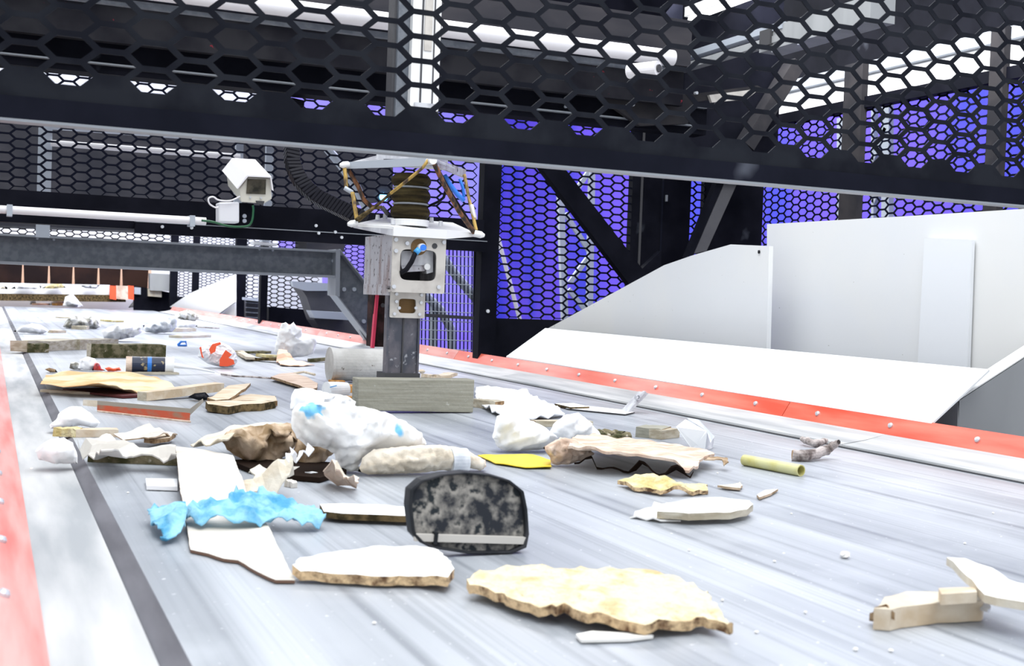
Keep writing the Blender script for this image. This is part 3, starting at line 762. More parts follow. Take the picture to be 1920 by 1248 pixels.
YP([(-300, 547), (236, 553), (236, 566), (-300, 560)], 20.1, .1).build('front_edge', M['darkbark'], fd)
for k, (a, b, m, l) in enumerate(((206, 218, 'redprint', 'bright red upright strip at the far belt end'), (218, 240, 'cardpink', 'pinkish board between two red strips at the far belt end'), (240, 251, 'redprint', 'second red upright strip, beside the small grey square'))):
    tag(YP([(a, 535), (b, 536), (b, 562), (a, 560)], 20.0, .1).build('end_strip', M[m]), l, 'strip')
tag(YP([(252, 538), (264, 539), (264, 552), (252, 551)], 20.30, .05).build('grey_square_plate', M['galv']), 'small grey square plate at the far belt end', 'plate')
tag(YP([(251, 535), (318, 548), (318, 700), (251, 700)], 20.36, .1).build('dark_end_plate', M['black']), 'black plate behind the small grey square, far belt end', 'plate')
tag(YP([(278, 541), (303, 543), (303, 557), (278, 555)], 20.24, .118).build('gold_plate', M['cardpale']), 'small pale gold plate beside the far grey end panel', 'plate')

# ------------------------------------------------------------------ gantry over the cell
YQ = 5.3
def yband(name, label, cat, Y, dy, ytop0, ybot0, xa=-300, xb=1330, m='black', parent=None):
    z1 = PY(400, ytop0 + 0, Y).z; z0 = PY(400, ybot0, Y).z
    mb = MB().box((PY(xa, 100, Y).x, Y, z0), (PY(xb, 100, Y).x, Y + dy, z1))
    o = mb.build(name, M[m], parent)
    if parent is None: tag(o, label, cat)
    return o
gb = thing('gantry_beam', 'heavy black gantry beam seen through the near hexagon panel', 'beam', (1.5, YQ, 1.0))
yband('lower_beam', '', '', YQ, .12, 88, 159, parent=gb)
yband('lower_flange', '', '', YQ - .03, .03, 139, 142, m='beamlight', parent=gb)  # this flange and the next are thin paler bars drawn as highlight lines
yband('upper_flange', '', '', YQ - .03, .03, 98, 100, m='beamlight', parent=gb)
for px, py in ((953, 160), (885, 163), (1166, 168), (1182, 178), (1184, 197), (1224, 200), (1060, 200)):
    c = PY(px, py, YQ - .02); MB().tube([c, c - Vector((0, .02, 0))], .008, 8).build('bolt', M['galv'], gb)
up = thing('gantry_cover', 'dark grey cover sheet above the white pipe, top of the picture', 'cover', (1.5, 5.1, 1.3))
MB().box((PY(-300, 0, 5.1).x, 5.1, PY(400, 12, 5.1).z), (PY(1300, 0, 5.1).x, 5.14, PY(400, 12, 5.1).z + .22)).build('cover_sheet', M['hood'], up)
MB().box((PY(-300, 0, 5.1).x, 5.16, PY(400, 95, 5.1).z), (PY(1300, 0, 5.1).x, 5.2, PY(400, 12, 5.1).z)).build('red_specked_sheet', M['dusty'], up)
YPp = 4.6
wp = thing('white_pipe', 'thick white steel pipe running across behind the near hexagon panel', 'pipe', PY(900, 70, YPp))
A = PY(-200, -73, YPp); B = PY(1262, 104, YPp); B.z = A.z = (A.z + B.z) / 2
MB().tube([A, B], .034, 24).build('pipe', M['pipe'], wp, smooth=True)
c = PY(1215, 128, 4.3)
MB().tube([c + Vector((-.03, .10, .0)), c + Vector((.035, -.02, 0))], .030, 20).build('end_fitting', M['pipe'], wp, smooth=False)
MB().tube([c + Vector((.0345, -.0195, 0)), c + Vector((.038, -.027, 0))], [.016, .016], 16).build('fitting_bore', M['seam'], wp)
ub = thing('under_bar', 'flat grey bar just below the white pipe', 'bar', PY(900, 100, 4.7))
A = PY(-200, -45, 4.66); B = PY(1245, 130, 4.66); B.z = A.z = (A.z + B.z) / 2
MB().bar(A, B, .03, .022).build('bar', M['beam'], ub)
# lengthwise pale rails, upper right
XR = 3.15
r1 = thing('lengthwise_rail', 'pale slotted rail running away from the end of the white pipe', 'rail', PX(1250, 130, XR))
for (a, b, w, m) in (((1236, 125), (1475, 45), .03, 'galv'), ((1236, 140), (1475, 72), .03, 'greypanel')):
    A = PX(*a, XR); B = PX(*b, XR); B.z = A.z = (A.z + B.z) / 2
    MB().bar(A, B, .05, w).build('rail', M[m], r1)
r2 = thing('grey_cable_tray', 'light grey cable tray hanging at the top right of the gantry', 'cable tray', PX(1530, 60, XR))
A = PX(1432, 60, XR); B = PX(1640, 20, XR); zz = (PX(1432, 92, XR).z + PX(1640, 48, XR).z) / 2
MB().box((XR - .02, B.y, zz), (XR + .1, A.y, zz + .10)).build('tray', M['greypanel'], r2)
MB().box((XR - .035, A.y - .1, zz + .02), (XR - .015, A.y - .02, zz + .09)).build('switch_block', M['seam'], r2)
for k in range(4):
    y = B.y + (A.y - B.y) * (k + .5) / 4
    MB().tube([(XR - .01, y, zz), (XR - .01, y, zz - .012)], .008, 8).build('bolt', M['steel'], r2)
for k, (x, y) in enumerate(((1380, 8), (1520, 2))):
    pass
tl = thing('lamp_tube', 'bright white lamp fitting at the top edge right of centre', 'lamp', PX(1380, 20, 3.4))
A = PX(1295, 8, 3.4); B = PX(1500, -35, 3.4); B.z = A.z = (A.z + B.z) / 2
MB().bar(A, B, .07, .05).build('housing', M['lampwhite'], tl)
MB().tube([A + Vector((0, 0, -.035)), B + Vector((0, 0, -.035))], .014, 12).build('tube', M['ledwhite'], tl)
gp2 = thing('bracket_plate', 'dark bolted bracket plates hanging under the pale rail', 'bracket', PY(1330, 190, 4.8))
YP([(1120, 178), (1300, 176), (1420, 160), (1440, 170), (1300, 192), (1290, 232), (1200, 236)], 5.24, .03).build('plate', M['darkgrey2'], gp2)
YP([(1330, 178), (1425, 166), (1400, 186), (1335, 192)], 5.22, .02).build('grey_plate', M['plate'], gp2)
for px, py in ((1166, 172), (1184, 197), (1235, 178), (1303, 175), (1349, 230)):
    c = PY(px, py, 5.24); MB().tube([c, c - Vector((0, .02, 0))], .008, 8).build('bolt', M['steel'], gp2)
o = MB().bar(PY(1490, 120, 5.8), PY(1395, 275, 5.8), .08, .10, up=(0, 1, 0)).build('diagonal_brace', M['darkgrey2']); tag(o, 'dark upper diagonal brace left of the white fascia board', 'brace')
o = MB().box((PY(1290, 0, 5.9).x, 5.9, PY(1300, 330, 5.9).z), (PY(1470, 0, 5.9).x, 5.95, 2.7)).build('dark_back_sheet', M['black']); tag(o, 'black back sheet behind the bracket plates, above the cabinets', 'sheet')
o = MB().box((PY(-200, 0, 6.8).x, 6.8, PY(400, 150, 6.8).z), (PY(1330, 0, 6.8).x, 6.9, 2.6)).build('dark_back_sheet', M['black']); tag(o, 'long black back sheet over the far mesh, behind the gantry', 'sheet')

# ------------------------------------------------------------------ camera housing, junction box, conduit, drag chain
YH = 5.95
hs = thing('camera_housing', 'cream weatherproof camera housing with dark square window, upper left', 'camera housing', PY(480, 383, YH))
vec = PY(441, 303, 6.22) - PY(466, 331, YH)
front = [(466, 333), (505, 335), (509, 355), (510, 373), (495, 382), (452, 379), (449, 355)]
hb = MB().prism([PY(x, y, YH) for x, y in front], vec).build('body', M['housing'], hs, bevel=.004)
YP([(464, 335), (499, 336), (498, 364), (462, 363)], YH - .006, .007).build('window', M['glass'], hb)
hood = [PY(x, y, YH - .03) for x, y in ((444, 353), (464, 328), (509, 331), (513, 358))]
hin = [PY(x, y, YH - .03) for x, y in ((510, 356), (507, 333), (465, 331), (446, 354))]
MB().prism(hood + hin, vec * 1.15).build('sun_hood', M['pipe'], hs)
for px, py in ((469, 370), (489, 371)):
    c = PY(px, py, YH - .002); MB().tube([c, c - Vector((0, .008, 0))], .005, 8).build('screw', M['steel'], hb)
YP([(480, 376), (496, 377), (494, 384), (482, 382)], YH - .008, .01).build('latch', M['seam'], hs)
hbk = YP([(450, 380), (476, 382), (475, 424), (451, 422)], YH + .06, .05).build('bracket', M['black'], hs)
for py in (405, 414):
    c = PY(458, py, YH + .055); MB().tube([c, c - Vector((0, .01, 0))], .010, 12).build('bracket_bolt', M['galv'], hbk)
jb = thing('junction_box', 'small white square junction box beside the camera housing', 'junction box', PY(430, 418, YH + .05))
MB().prism([PY(x, y, YH) for x, y in ((410, 379), (449, 378), (449, 418), (410, 417))], (0, .09, 0)).build('box', M['boxwhite'], jb, bevel=.008)
def cable(name, label, pts, Y, r, m, cat='cable'):
    P = [PY(x, y, Y) for x, y in pts]
    Q = []
    n = len(P)
    for i in range(n - 1):
        p0, p1, p2, p3 = P[max(i - 1, 0)], P[i], P[i + 1], P[min(i + 2, n - 1)]
        for k in range(6):
            t_ = k / 6
            Q.append(0.5 * ((2 * p1) + (p2 - p0) * t_ + (2 * p0 - 5 * p1 + 4 * p2 - p3) * t_ ** 2 + (3 * p1 - p0 - 3 * p2 + p3) * t_ ** 3))
    Q.append(P[-1])
    return tag(MB().tube(Q, r, 8).build(name, M[m], smooth=True), label, cat)
cable('looped_cable', 'white cable looping from the junction box top', [(450, 368), (432, 376), (410, 375), (400, 369), (391, 372), (393, 382), (404, 389), (410, 388)], YH - .01, .004, 'pipe')
cable('green_cable', 'green cable curving under the camera housing', [(378, 413), (400, 416), (430, 424), (462, 424), (472, 415), (475, 395), (474, 385)], YH - .01, .0055, 'green')
cp = thing('conduit_pipe', 'slim white conduit pipe along the black rail, left side', 'pipe', PY(200, 410, YH))
A = PY(-300, 378, YH + .1); B = PY(386, 412, YH + .1); B.z = A.z = (A.z + B.z) / 2
MB().tube([A, B], .0185, 16).build('pipe', M['pipe'], cp, smooth=True)
for px in (18, 360):
    c = PY(px, 393 + px * .049, YH + .1); MB().box((c.x - .012, c.y - .022, A.z - .028), (c.x + .012, c.y + .07, A.z + .024)).build('clip', M['galv'], cp)
dc = thing('drag_chain', 'black curved cable drag chain hanging left of the robot', 'drag chain', PY(600, 400, 5.6))
path = [(556, 190), (553, 235), (549, 258), (547, 282), (548, 303), (554, 322), (564, 340), (578, 355), (594, 368), (612, 378), (631, 387), (650, 396), (668, 405), (688, 414)]
Pp = [PY(x, y, 5.44 - .05 * i) for i, (x, y) in enumerate(path)]
Q = []
for i in range(len(Pp) - 1):
    Q += [Pp[i].lerp(Pp[i + 1], q / 3) for q in range(3)]
for i in range(len(Q) - 1):
    d = (Q[i + 1] - Q[i])
    MB().bar(Q[i], Q[i] + d * .86, .062, .050, up=(0, 1, 0)).build('link', M['chain'], dc, bevel=.005)

# ------------------------------------------------------------------ the picking robot
YK = 3.98
rb = thing('sorting_robot', 'gantry sorting robot with white head, rubber bellows and dark steel gripper on a timber block', 'robot', PY(785, 712, YK))
# upper vertical guide
YV = 4.12
xl, xr_ = PY(772, 100, YV).x, PY(825, 100, YV).x
zlo = PY(798, 206, YV).z
vg = MB().box((xl, YV, zlo), (xr_, YV + .05, 1.75)).build('vertical_guide', M['alu_white'], rb)
for a, b, m in ((789, 792, 'darkgrey'), (812, 814, 'darkgrey')):
    MB().box((PY(a, 100, YV).x, YV - .004, zlo), (PY(b, 100, YV).x, YV, 1.75)).build('guide_groove', M[m], vg)
MB().box((PY(796, 60, YV).x, YV - .004, PY(800, 95, YV).z), (PY(810, 60, YV).x, YV, 1.75)).build('guide_scale', M['plate'], vg)
MB().box((PY(776, 200, YV).x, YV - .012, zlo), (PY(816, 200, YV).x, YV, zlo + .022)).build('end_cap', M['alu'], vg)
MB().box((PY(750, 100, YV).x, YV + .03, PY(760, 300, YV).z), (PY(774, 100, YV).x, YV + .09, 1.75)).build('side_channel', M['beam'], rb)
MB().box((PY(740, 240, YV).x, YV + .05, PY(760, 297, YV).z), (PY(830, 240, YV).x, YV + .12, 1.75)).build('mast', M['darkgrey'], rb)
# upper triangular plate
def tri_plate(name, pts, th, m, bev=.003):
    P = [PY(x, y, Y) for x, y, Y in pts]; z = sum(p.z for p in P) / len(P)
    return MB().prism(P, (0, 0, -th)).build(name, M[m], rb, bevel=bev)
UL, UF, UR, UB = (647, 306, 4.25), (812, 295, 3.88), (874, 322, 4.2), (705, 291, 4.45)
tri_plate('upper_plate', [UL, UF, UR, UB], .010, 'alu')
def vbar(name, a, b, h, m, d=.012):
    A = PY(*a); B = PY(*b)
    nrm = (B - A).cross(Vector((0, 0, 1))).normalized() * d
    return MB().prism([A, B, B + Vector((0, 0, -h)), A + Vector((0, 0, -h * .75))], -nrm if nrm.y < 0 else nrm).build(name, M[m], rb)
vbar('upper_front_bar', (645, 304, 4.24), (806, 294, 3.87), .030, 'galv')
vbar('upper_side_bar', (806, 293, 3.87), (874, 318, 4.19), .030, 'alu_dirty')
tri_plate('mounting_block', [(706, 287, 4.1), (806, 287, 4.0), (840, 296, 4.15), (740, 285, 4.35)], .02, 'alu', 0)
# bellows
cx0 = PY(770, 370, 4.05)
def bz(py): return PY(768, py, 4.05).z
rr = .0655
prof = [(rr * .82, bz(326))]
for (a, b) in ((326, 352), (353, 382), (384, 412)):
    for k in range(1, 8):
        t_ = k / 8; prof.append((rr * (.84 + .22 * math.sin(math.pi * t_)), bz(a + (b - a) * t_)))
    prof.append((rr * .78, bz(b)))
prof = [(r_, z) for r_, z in prof]
mb = MB(); lathe(mb, (cx0.x, 4.05, 0), prof, 40); bl_ = mb.build('bellows', M['rubber'], rb, smooth=True)
for py in (352, 383):
    mb = MB(); lathe(mb, (cx0.x, 4.05, 0), [(rr * .92, bz(py + 2)), (rr * .99, bz(py)), (rr * .92, bz(py - 2))], 40); mb.build('bellows_ring', M['beamlight'], bl_, smooth=True)
mb = MB(); lathe(mb, (cx0.x, 4.05, 0), [(rr * 1.0, bz(424)), (rr * 1.0, bz(412))], 40); mb.build('bellows_base', M['alu_white'], rb)
# lower plate
LL, LR, LB = (660, 417, 4.12), (900, 438, 4.02), (720, 405, 4.4)
LF = (740, 430, 3.93); LG = (842, 436, 3.93)
lpl = tri_plate('lower_plate', [(664, 419, 4.12), (738, 424, 3.93), (842, 431, 3.93), (898, 439, 4.02), (850, 417, 4.38), (720, 407, 4.38)], .012, 'alu_white')
A = PY(664, 420, 4.12); B = PY(738, 425, 3.93); MB().prism([A, B, B - Vector((0, 0, .030)), A - Vector((0, 0, .012))], (0, .012, 0)).build('lower_plate_rim', M['alu'], rb)
A = PY(738, 425, 3.925); B = PY(838, 431, 3.925); MB().prism([A, B, B - Vector((0, 0, .030)), A - Vector((0, 0, .030))], (0, .012, 0)).build('lower_plate_rim', M['alu_white'], rb)
A = PY(838, 431, 3.925); B = PY(892, 437, 4.0); MB().prism([A, B, B - Vector((0, 0, .012)), A - Vector((0, 0, .030))], (0, .012, 0)).build('lower_plate_rim', M['alu_white'], rb)
for px, py, Y in ((708, 412, 4.2), (737, 421, 4.0), (809, 417, 4.1), (826, 424, 4.0), (722, 410, 4.2)):
    c = PY(px, py, Y); MB().tube([c, c + Vector((0, 0, .018))], [.009, .007], 8).build('plate_bolt', M['alu'], lpl)
# corner pins
for (px, py, Y, s) in ((645, 310, 4.22, -1), (660, 420, 4.08, -1), (897, 440, 3.98, 1)):
    c = PY(px, py, Y); MB().tube([c + Vector((-.014 * s, 0, .004)), c + Vector((.006 * s, -.01, 0)), c + Vector((.018 * s, -.01, -.002))], [.012, .012, .006], 12).build('corner_pin', M['alu_white'], rb)
c = PY(810, 301, 3.85); MB().tube([c + Vector((0, .03, 0)), c - Vector((0, .012, 0))], .0135, 16).build('corner_pin', M['alu_white'], rb)
# straps
def strap(pts, r, m, nm='strap'):
    P = [PY(*p) for p in pts]; MB().tube(P, r, 8).build(nm, M[m], rb, smooth=True)
strap([(645, 308, 4.22), (648, 330, 4.20), (649, 352, 4.18)], .0075, 'rope')
strap([(646, 352, 4.17), (661, 361, 4.16)], .008, 'galv', 'buckle')
strap([(661, 361, 4.15), (665, 386, 4.13), (669, 412, 4.10)], .0075, 'rope')
strap([(651, 315, 4.24), (672, 350, 4.22), (682, 374, 4.20), (698, 389, 4.2)], .008, 'rope2')
strap([(803, 300, 3.86), (792, 315, 3.86), (760, 341, 3.9), (733, 362, 3.97)], .0055, 'rope')
strap([(733, 362, 3.97), (706, 386, 4.03), (672, 414, 4.08)], .0050, 'darkbark')
strap([(812, 302, 3.86), (832, 345, 3.9), (860, 395, 3.95), (889, 436, 3.98)], .0085, 'rope2')
strap([(818, 310, 3.88), (845, 360, 3.92), (886, 424, 3.98)], .0045, 'blackplastic')
strap([(871, 328, 4.16), (880, 375, 4.10), (893, 432, 4.0)], .0065, 'rope')
strap([(884, 385, 4.07), (890, 410, 4.04)], .0085, 'plate', 'strap_sleeve')
strap([(668, 412, 4.06), (676, 405, 4.07), (700, 390, 4.1), (716, 388, 4.1)], .006, 'darkbark')
strap([(716, 388, 4.1), (722, 395, 4.1), (728, 402, 4.1)], .008, 'seam')
strap([(802, 387, 4.04), (822, 378, 4.0), (832, 370, 3.98), (836, 355, 3.96)], .005, 'blackplastic', 'hose')
strap([(833, 328, 4.1), (843, 345, 4.1), (858, 365, 4.1), (870, 376, 4.1)], .009, 'bluehose', 'blue_hose')
strap([(862, 335, 4.12), (868, 352, 4.12), (870, 370, 4.12)], .006, 'bluehose', 'blue_hose')
# head box
bx0, bx1 = PY(735, 500, 3.95).x, PY(835, 500, 3.95).x
bz1, bz0 = PY(785, 441, 3.95).z, PY(785, 549, 3.95).z
def rring(name, x0, x1, z0, z1, hx0, hx1, hz0, hz1, Y, th, m, parent=rb, nout=30, nin=6):
    vs = []; n = 40
    for yy in (Y, Y + th):
        for (a0, a1, c0_, c1, e) in ((x0, x1, z0, z1, nout), (hx0, hx1, hz0, hz1, nin)):
            for k in range(n):
                an = 2 * math.pi * (k + .5) / n; c_, s_ = math.cos(an), math.sin(an)
                ex = 2 / e
                vs.append(((a0 + a1) / 2 + (a1 - a0) / 2 * math.copysign(abs(c_) ** ex, c_), yy, (c0_ + c1) / 2 + (c1 - c0_) / 2 * math.copysign(abs(s_) ** ex, s_)))
    fs = []
    for k in range(n):
        w = (k + 1) % n
        fs += [(k, w, w + n, k + n), (k + 2 * n, k + 3 * n, w + 3 * n, w + 2 * n), (k, k + 2 * n, w + 2 * n, w), (k + n, w + n, w + 3 * n, k + 3 * n)]
    return MB().add(vs, fs).build(name, M[m], parent)
hx0, hx1 = PY(750, 500, 3.95).x, PY(818, 500, 3.95).x
hz1, hz0 = PY(785, 468, 3.95).z, PY(785, 526, 3.95).z
fpl = rring('front_plate', bx0, bx1, bz0, bz1, hx0, hx1, hz0, hz1, 3.95, .008, 'plate')
sx0 = bx0
MB().box((bx0, 3.958, bz0 + .02), (bx0 + .006, 4.28, bz1)).build('left_side_plate', M['alu_dirty'], rb)
MB().box((bx1 - .006, 3.958, bz0), (bx1, 4.25, bz1)).build('right_side_plate', M['alu'], rb)
MB().box((bx0 + .006, 4.2, bz0 + .02), (bx1 - .006, 4.22, bz1)).build('rear_plate', M['seam'], rb)
MB().box((bx0 + .004, 3.97, bz0), (bx1 - .006, 4.20, bz0 + .008)).build('bottom_plate', M['plate'], rb)
MB().box((bx0 - .004, 4.0, bz0 - .012), (bx0 + .03, 4.27, bz0 + .025)).build('side_clamp', M['alu_dirty'], rb)
# actuator inside and its hose
act = YP([(752, 470), (812, 470), (812, 510), (800, 513), (798, 497), (752, 497)], 3.985, .05).build('actuator', M['alu'], rb)
YP([(752, 497), (798, 497), (796, 508), (756, 510)], 3.99, .03).build('actuator_foot', M['alu_dirty'], rb)
c = PY(800, 500, 3.983); MB().tube([c, c - Vector((0, .008, 0))], .011, 12).build('actuator_bolt', M['alu_white'], act)
c = PY(785, 463, 3.949); MB().tube([c + Vector((0, .01, 0)), c - Vector((0, .002, 0))], .028, 24).build('round_opening', M['rust'] if False else M['brownhole'], rb)
c = PY(790, 464, 3.94); MB().tube([c + Vector((0, .03, 0)), c - Vector((0, .012, 0))], .014, 16).build('fitting_ring', M['alu_white'], rb)
MB().tube([c - Vector((-.002, .006, 0)), c - Vector((-.002, .018, 0))], .0105, 16).build('fitting_cap', M['bluehose'], rb)
strap([(786, 467, 3.925), (779, 474, 3.925)], .0105, 'bluefit', 'blue_elbow')
strap([(779, 473, 3.925), (772, 490, 3.93), (762, 505, 3.935), (752, 511, 3.95)], .0085, 'blackplastic', 'black_hose')
c = PY(815, 461, 3.949); MB().tube([c + Vector((0, .006, 0)), c - Vector((0, .001, 0))], .0095, 16).build('keyhole', M['seam'], rb)
for px, py in ((742, 449), (763, 456), (832, 454), (735 + 3, 537), (822, 538), (742, 470)):
    c = PY(px, py, 3.948); MB().tube([c, c - Vector((0, .006, 0))], .007, 10).build('plate_screw', M['steel'], fpl)
# lower small plate and column
YJ = 3.99
qx0, qx1 = PY(732, 570, YJ).x, PY(797, 570, YJ).x; qz1, qz0 = PY(765, 546, YJ).z, PY(765, 596, YJ).z
fp2 = rring('lower_front_plate', qx0, qx1, qz0, qz1, PY(748, 570, YJ).x, PY(780, 570, YJ).x, PY(765, 587, YJ).z, PY(765, 560, YJ).z, YJ, .008, 'plate')
MB().box((qx0 + .012, YJ + .018, qz0 + .005), (qx1 - .012, YJ + .03, qz1)).build('brown_pad', M['brownhole'], rb)
MB().box((qx1 - .006, YJ + .008, qz0), (qx1, YJ + .10, qz1)).build('lower_plate_side', M['alu'], rb)
for px, py in ((743, 551), (790, 553), (743, 565), (789, 567), (739, 588), (786, 589), (748, 577), (779, 577)):
    c = PY(px, py, YJ - .001); MB().tube([c, c - Vector((0, .006, 0))], .0055, 10).build('plate_screw', M['steel'], fp2)
c0, c1 = PY(720, 640, YJ + .02).x, PY(787, 640, YJ + .02).x
zc0 = PY(755, 700, YJ + .02).z; zc1 = bz0
MB().box((c0 + .012, YJ + .02, zc0), (c1 - .004, YJ + .026, qz0 + .03)).build('column_front', M['column'], rb)
MB().box((c0 + .006, YJ + .012, zc0), (c0 + .014, YJ + .045, zc1)).build('column_side', M['column'], rb)
MB().box((c1 - .010, YJ + .012, zc0), (c1 - .003, YJ + .12, zc1)).build('column_side', M['column'], rb)
xm = (c0 + c1) / 2 + .002
MB().box((xm - .0025, YJ + .014, zc0), (xm + .0025, YJ + .021, qz0)).build('column_rib', M['seam'], rb)
MB().box((c0 + .002, YJ + .004, PY(755, 711, YJ).z), (c1, YJ + .10, zc0 + .002)).build('foot_block', M['seam'], rb)
# second jaw, further back on the left
YJ2 = 4.25
j0, j1 = PY(700, 600, YJ2).x, PY(728, 600, YJ2).x
rj = MB().box((j0, YJ2, PY(715, 650, YJ2).z), (j1, YJ2 + .08, PY(715, 540, YJ2).z)).build('rear_jaw', M['jaw'], rb)
A = PY(707, 548, YJ2 - .004); B = PY(698, 652, YJ2 - .004)
MB().bar(A, B, .02, .010, up=(1, 0, 0)).build('pink_edge', M['pink'], rb)
for px, py in ((718, 550), (717, 572)):
    c = PY(px, py, YJ2 - .001); MB().tube([c, c - Vector((0, .006, 0))], .008, 10).build('jaw_bolt', M['darkgrey'], rj)
# ================================================================== WASTE ON THE BELT
# ---- nearest pieces
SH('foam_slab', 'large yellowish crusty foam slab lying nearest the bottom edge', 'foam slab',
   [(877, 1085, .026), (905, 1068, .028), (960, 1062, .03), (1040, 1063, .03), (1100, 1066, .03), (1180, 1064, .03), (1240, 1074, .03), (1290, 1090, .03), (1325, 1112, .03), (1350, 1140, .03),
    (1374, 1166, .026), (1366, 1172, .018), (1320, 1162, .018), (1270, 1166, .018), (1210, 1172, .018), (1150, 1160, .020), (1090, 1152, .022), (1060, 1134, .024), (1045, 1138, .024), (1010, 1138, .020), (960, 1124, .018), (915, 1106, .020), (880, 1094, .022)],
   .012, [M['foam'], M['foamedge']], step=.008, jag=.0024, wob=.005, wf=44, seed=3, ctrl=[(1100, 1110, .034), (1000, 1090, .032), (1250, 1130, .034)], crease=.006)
SH('foam_slab', 'white-topped foam slab with tan crust and brown shadow tone, in front of the black open case', 'foam slab',
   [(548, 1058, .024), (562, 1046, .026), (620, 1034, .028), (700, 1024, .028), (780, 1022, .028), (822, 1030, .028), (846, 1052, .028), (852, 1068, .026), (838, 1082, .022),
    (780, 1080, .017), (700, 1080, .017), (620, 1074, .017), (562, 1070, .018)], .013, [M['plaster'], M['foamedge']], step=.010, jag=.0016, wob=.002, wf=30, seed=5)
o = SH('pale_splinter', 'white splinter poking out from under the large foam slab', 'splinter', Zs([(1080, 1188), (1110, 1182), (1180, 1186), (1225, 1190), (1180, 1196), (1090, 1198)], .006), .004, [M['plaster'], M['plaster']], step=.02)
SH('plywood_sheet', 'long pale thin board under the blue cloth, broken at its near end', 'board',
   [(329, 836, .040), (380, 842, .040), (437, 853, .040), (452, 890, .034), (466, 930, .026), (503, 985, .012), (528, 1035, .008), (553, 1087, .006), (516, 1087, .006), (480, 1070, .006), (446, 1050, .006), (420, 1047, .006), (390, 1037, .006), (357, 1030, .006), (350, 985, .012), (338, 920, .026)],
   .0045, [M['ply'], M['plyedge']], step=.022, jag=.0006, wob=.0003, seed=7)
# open black case standing on its side
ct = thing('open_case', 'black mould-spotted plastic open case standing upright in the foreground', 'case', G(885, 1046))
YCs = G(885, 1046).y + .012
outl = [(790, 1026), (776, 1010), (773, 960), (778, 930), (800, 912), (840, 901), (885, 897), (930, 901), (968, 912), (992, 932), (996, 965), (995, 1010), (988, 1034), (960, 1045), (880, 1046), (810, 1036)]
P = [PY(x, y, YCs) for x, y in outl]
zmin = min(p.z for p in P); P = [p + Vector((0, (p.z) * .22, .001 - zmin)) for p in P]
c = sum(P, Vector()) / len(P)
inn = [c + (p - c) * .945 for p in P]
n = len(P); bk = Vector((0, .028, 0))
vs = P + inn + [p + bk for p in P] + [p + bk * .7 for p in inn]
fs = []
for i in range(n):
    w = (i + 1) % n
    fs += [(i, w, w + n, i + n), (i, i + 2 * n, w + 2 * n, w), (i + n, w + n, w + 3 * n, i + 3 * n)]
fs.append(tuple(range(2 * n, 3 * n)))
MB().add(vs, fs).build('rim', M['case'], ct, bevel=.002)
MB().add([p + bk * .35 for p in inn], [tuple(range(n))]).build('spotted_inside', M['casein'], ct)
A = PY(781, 1017, YCs); B = PY(987, 1022, YCs); A.z += -zmin + .001; B.z += -zmin + .001
for p in (A, B): p.y += p.z * .22 + .004
MB().bar(A, B, .008, .011, up=(0, 0, 1)).build('cream_strip', M['cream'], ct)
d = (B - A).normalized()
MB().bar(A + d * .030, A + d * .036, .012, .018).build('strip_clip', M['case'], ct)
# slat behind the case
SH('wooden_slat', 'thin pale slat with dark front edge, left of the black open case', 'slat',
   [(600, 945, .018), (640, 943, .018), (720, 946, .018), (790, 952, .018), (800, 968, .018), (720, 965, .018), (640, 962, .018), (608, 958, .018)], .011, [M['plaster'], M['darkbark']], step=.02, jag=.001, wob=.001, seed=4)
# blue cloth
SH('blue_cloth', 'crumpled light blue fabric rag lying across the pale board', 'cloth',
   [(350, 976, .020), (345, 960, .026), (362, 948, .032), (395, 950, .034), (425, 944, .044), (432, 930, .052), (442, 920, .056), (462, 926, .054), (492, 922, .052), (522, 930, .046), (548, 938, .040), (565, 950, .032), (590, 954, .024), (606, 966, .018),
    (612, 982, .010), (598, 990, .006), (575, 993, .006), (548, 980, .016), (520, 976, .020), (498, 978, .018), (488, 986, .014), (470, 988, .014), (448, 980, .022), (418, 980, .022), (395, 976, .024), (376, 984, .020)],
   .002, [M['cloth'], M['cloth'], M['cloth']], step=.0075, jag=.0015, wob=.007, wf=55, seed=11, crease=.030, smooth='soft', ctrl=[(470, 950, .044), (540, 962, .030), (410, 964, .034)])
SH('blue_cloth', 'smaller crumpled light blue rag hanging at the left edge of the pale board', 'cloth',
   [(276, 968, .010), (290, 949, .026), (320, 945, .032), (345, 948, .034), (352, 964, .030), (346, 986, .020), (338, 1000, .012), (324, 1013, .006), (300, 1019, .004), (306, 1004, .010), (290, 999, .006), (282, 984, .008)],
   .002, [M['cloth'], M['cloth'], M['cloth']], step=.0075, jag=.0015, wob=.007, wf=55, seed=12, crease=.026, smooth='soft', ctrl=[(315, 968, .030)])
SH('white_strip', 'short white strip lying left of the pale board', 'strip', Zs([(273, 896), (332, 897), (333, 912), (275, 910)], .010), .008, [M['film'], M['film']], step=.02)
# right foreground
t = thing('broken_batten', 'stout pale broken batten with brown splintered tip, lower right', 'batten', G(1730, 1158))
sheet([(1640, 1140, .028), (1660, 1120, .030), (1700, 1108, .030), (1762, 1108, .030), (1835, 1106, .028), (1845, 1122, .028), (1840, 1128, .026), (1760, 1132, .026), (1690, 1140, .026), (1670, 1148, .024)],
      .027, step=.014, jag=.001, wob=.002, wf=20, seed=8).build('batten_body', [M['cardpale'], M['wood']], t)
sheet([(1630, 1148, .014), (1640, 1138, .028), (1660, 1134, .030), (1676, 1140, .030), (1676, 1152, .022), (1650, 1156, .010)], .010, step=.008, jag=.002, wob=.004, wf=60, seed=9).build('splintered_tip', [M['woodend'], M['woodend']], t)
SH('small_wood_chunk', 'small pale chunk on the back of the stout broken batten', 'wood chunk', Zs([(1760, 1102), (1828, 1100), (1832, 1110), (1765, 1113)], .045), .014, [M['wood'], M['wood']], step=.02, wob=.001)
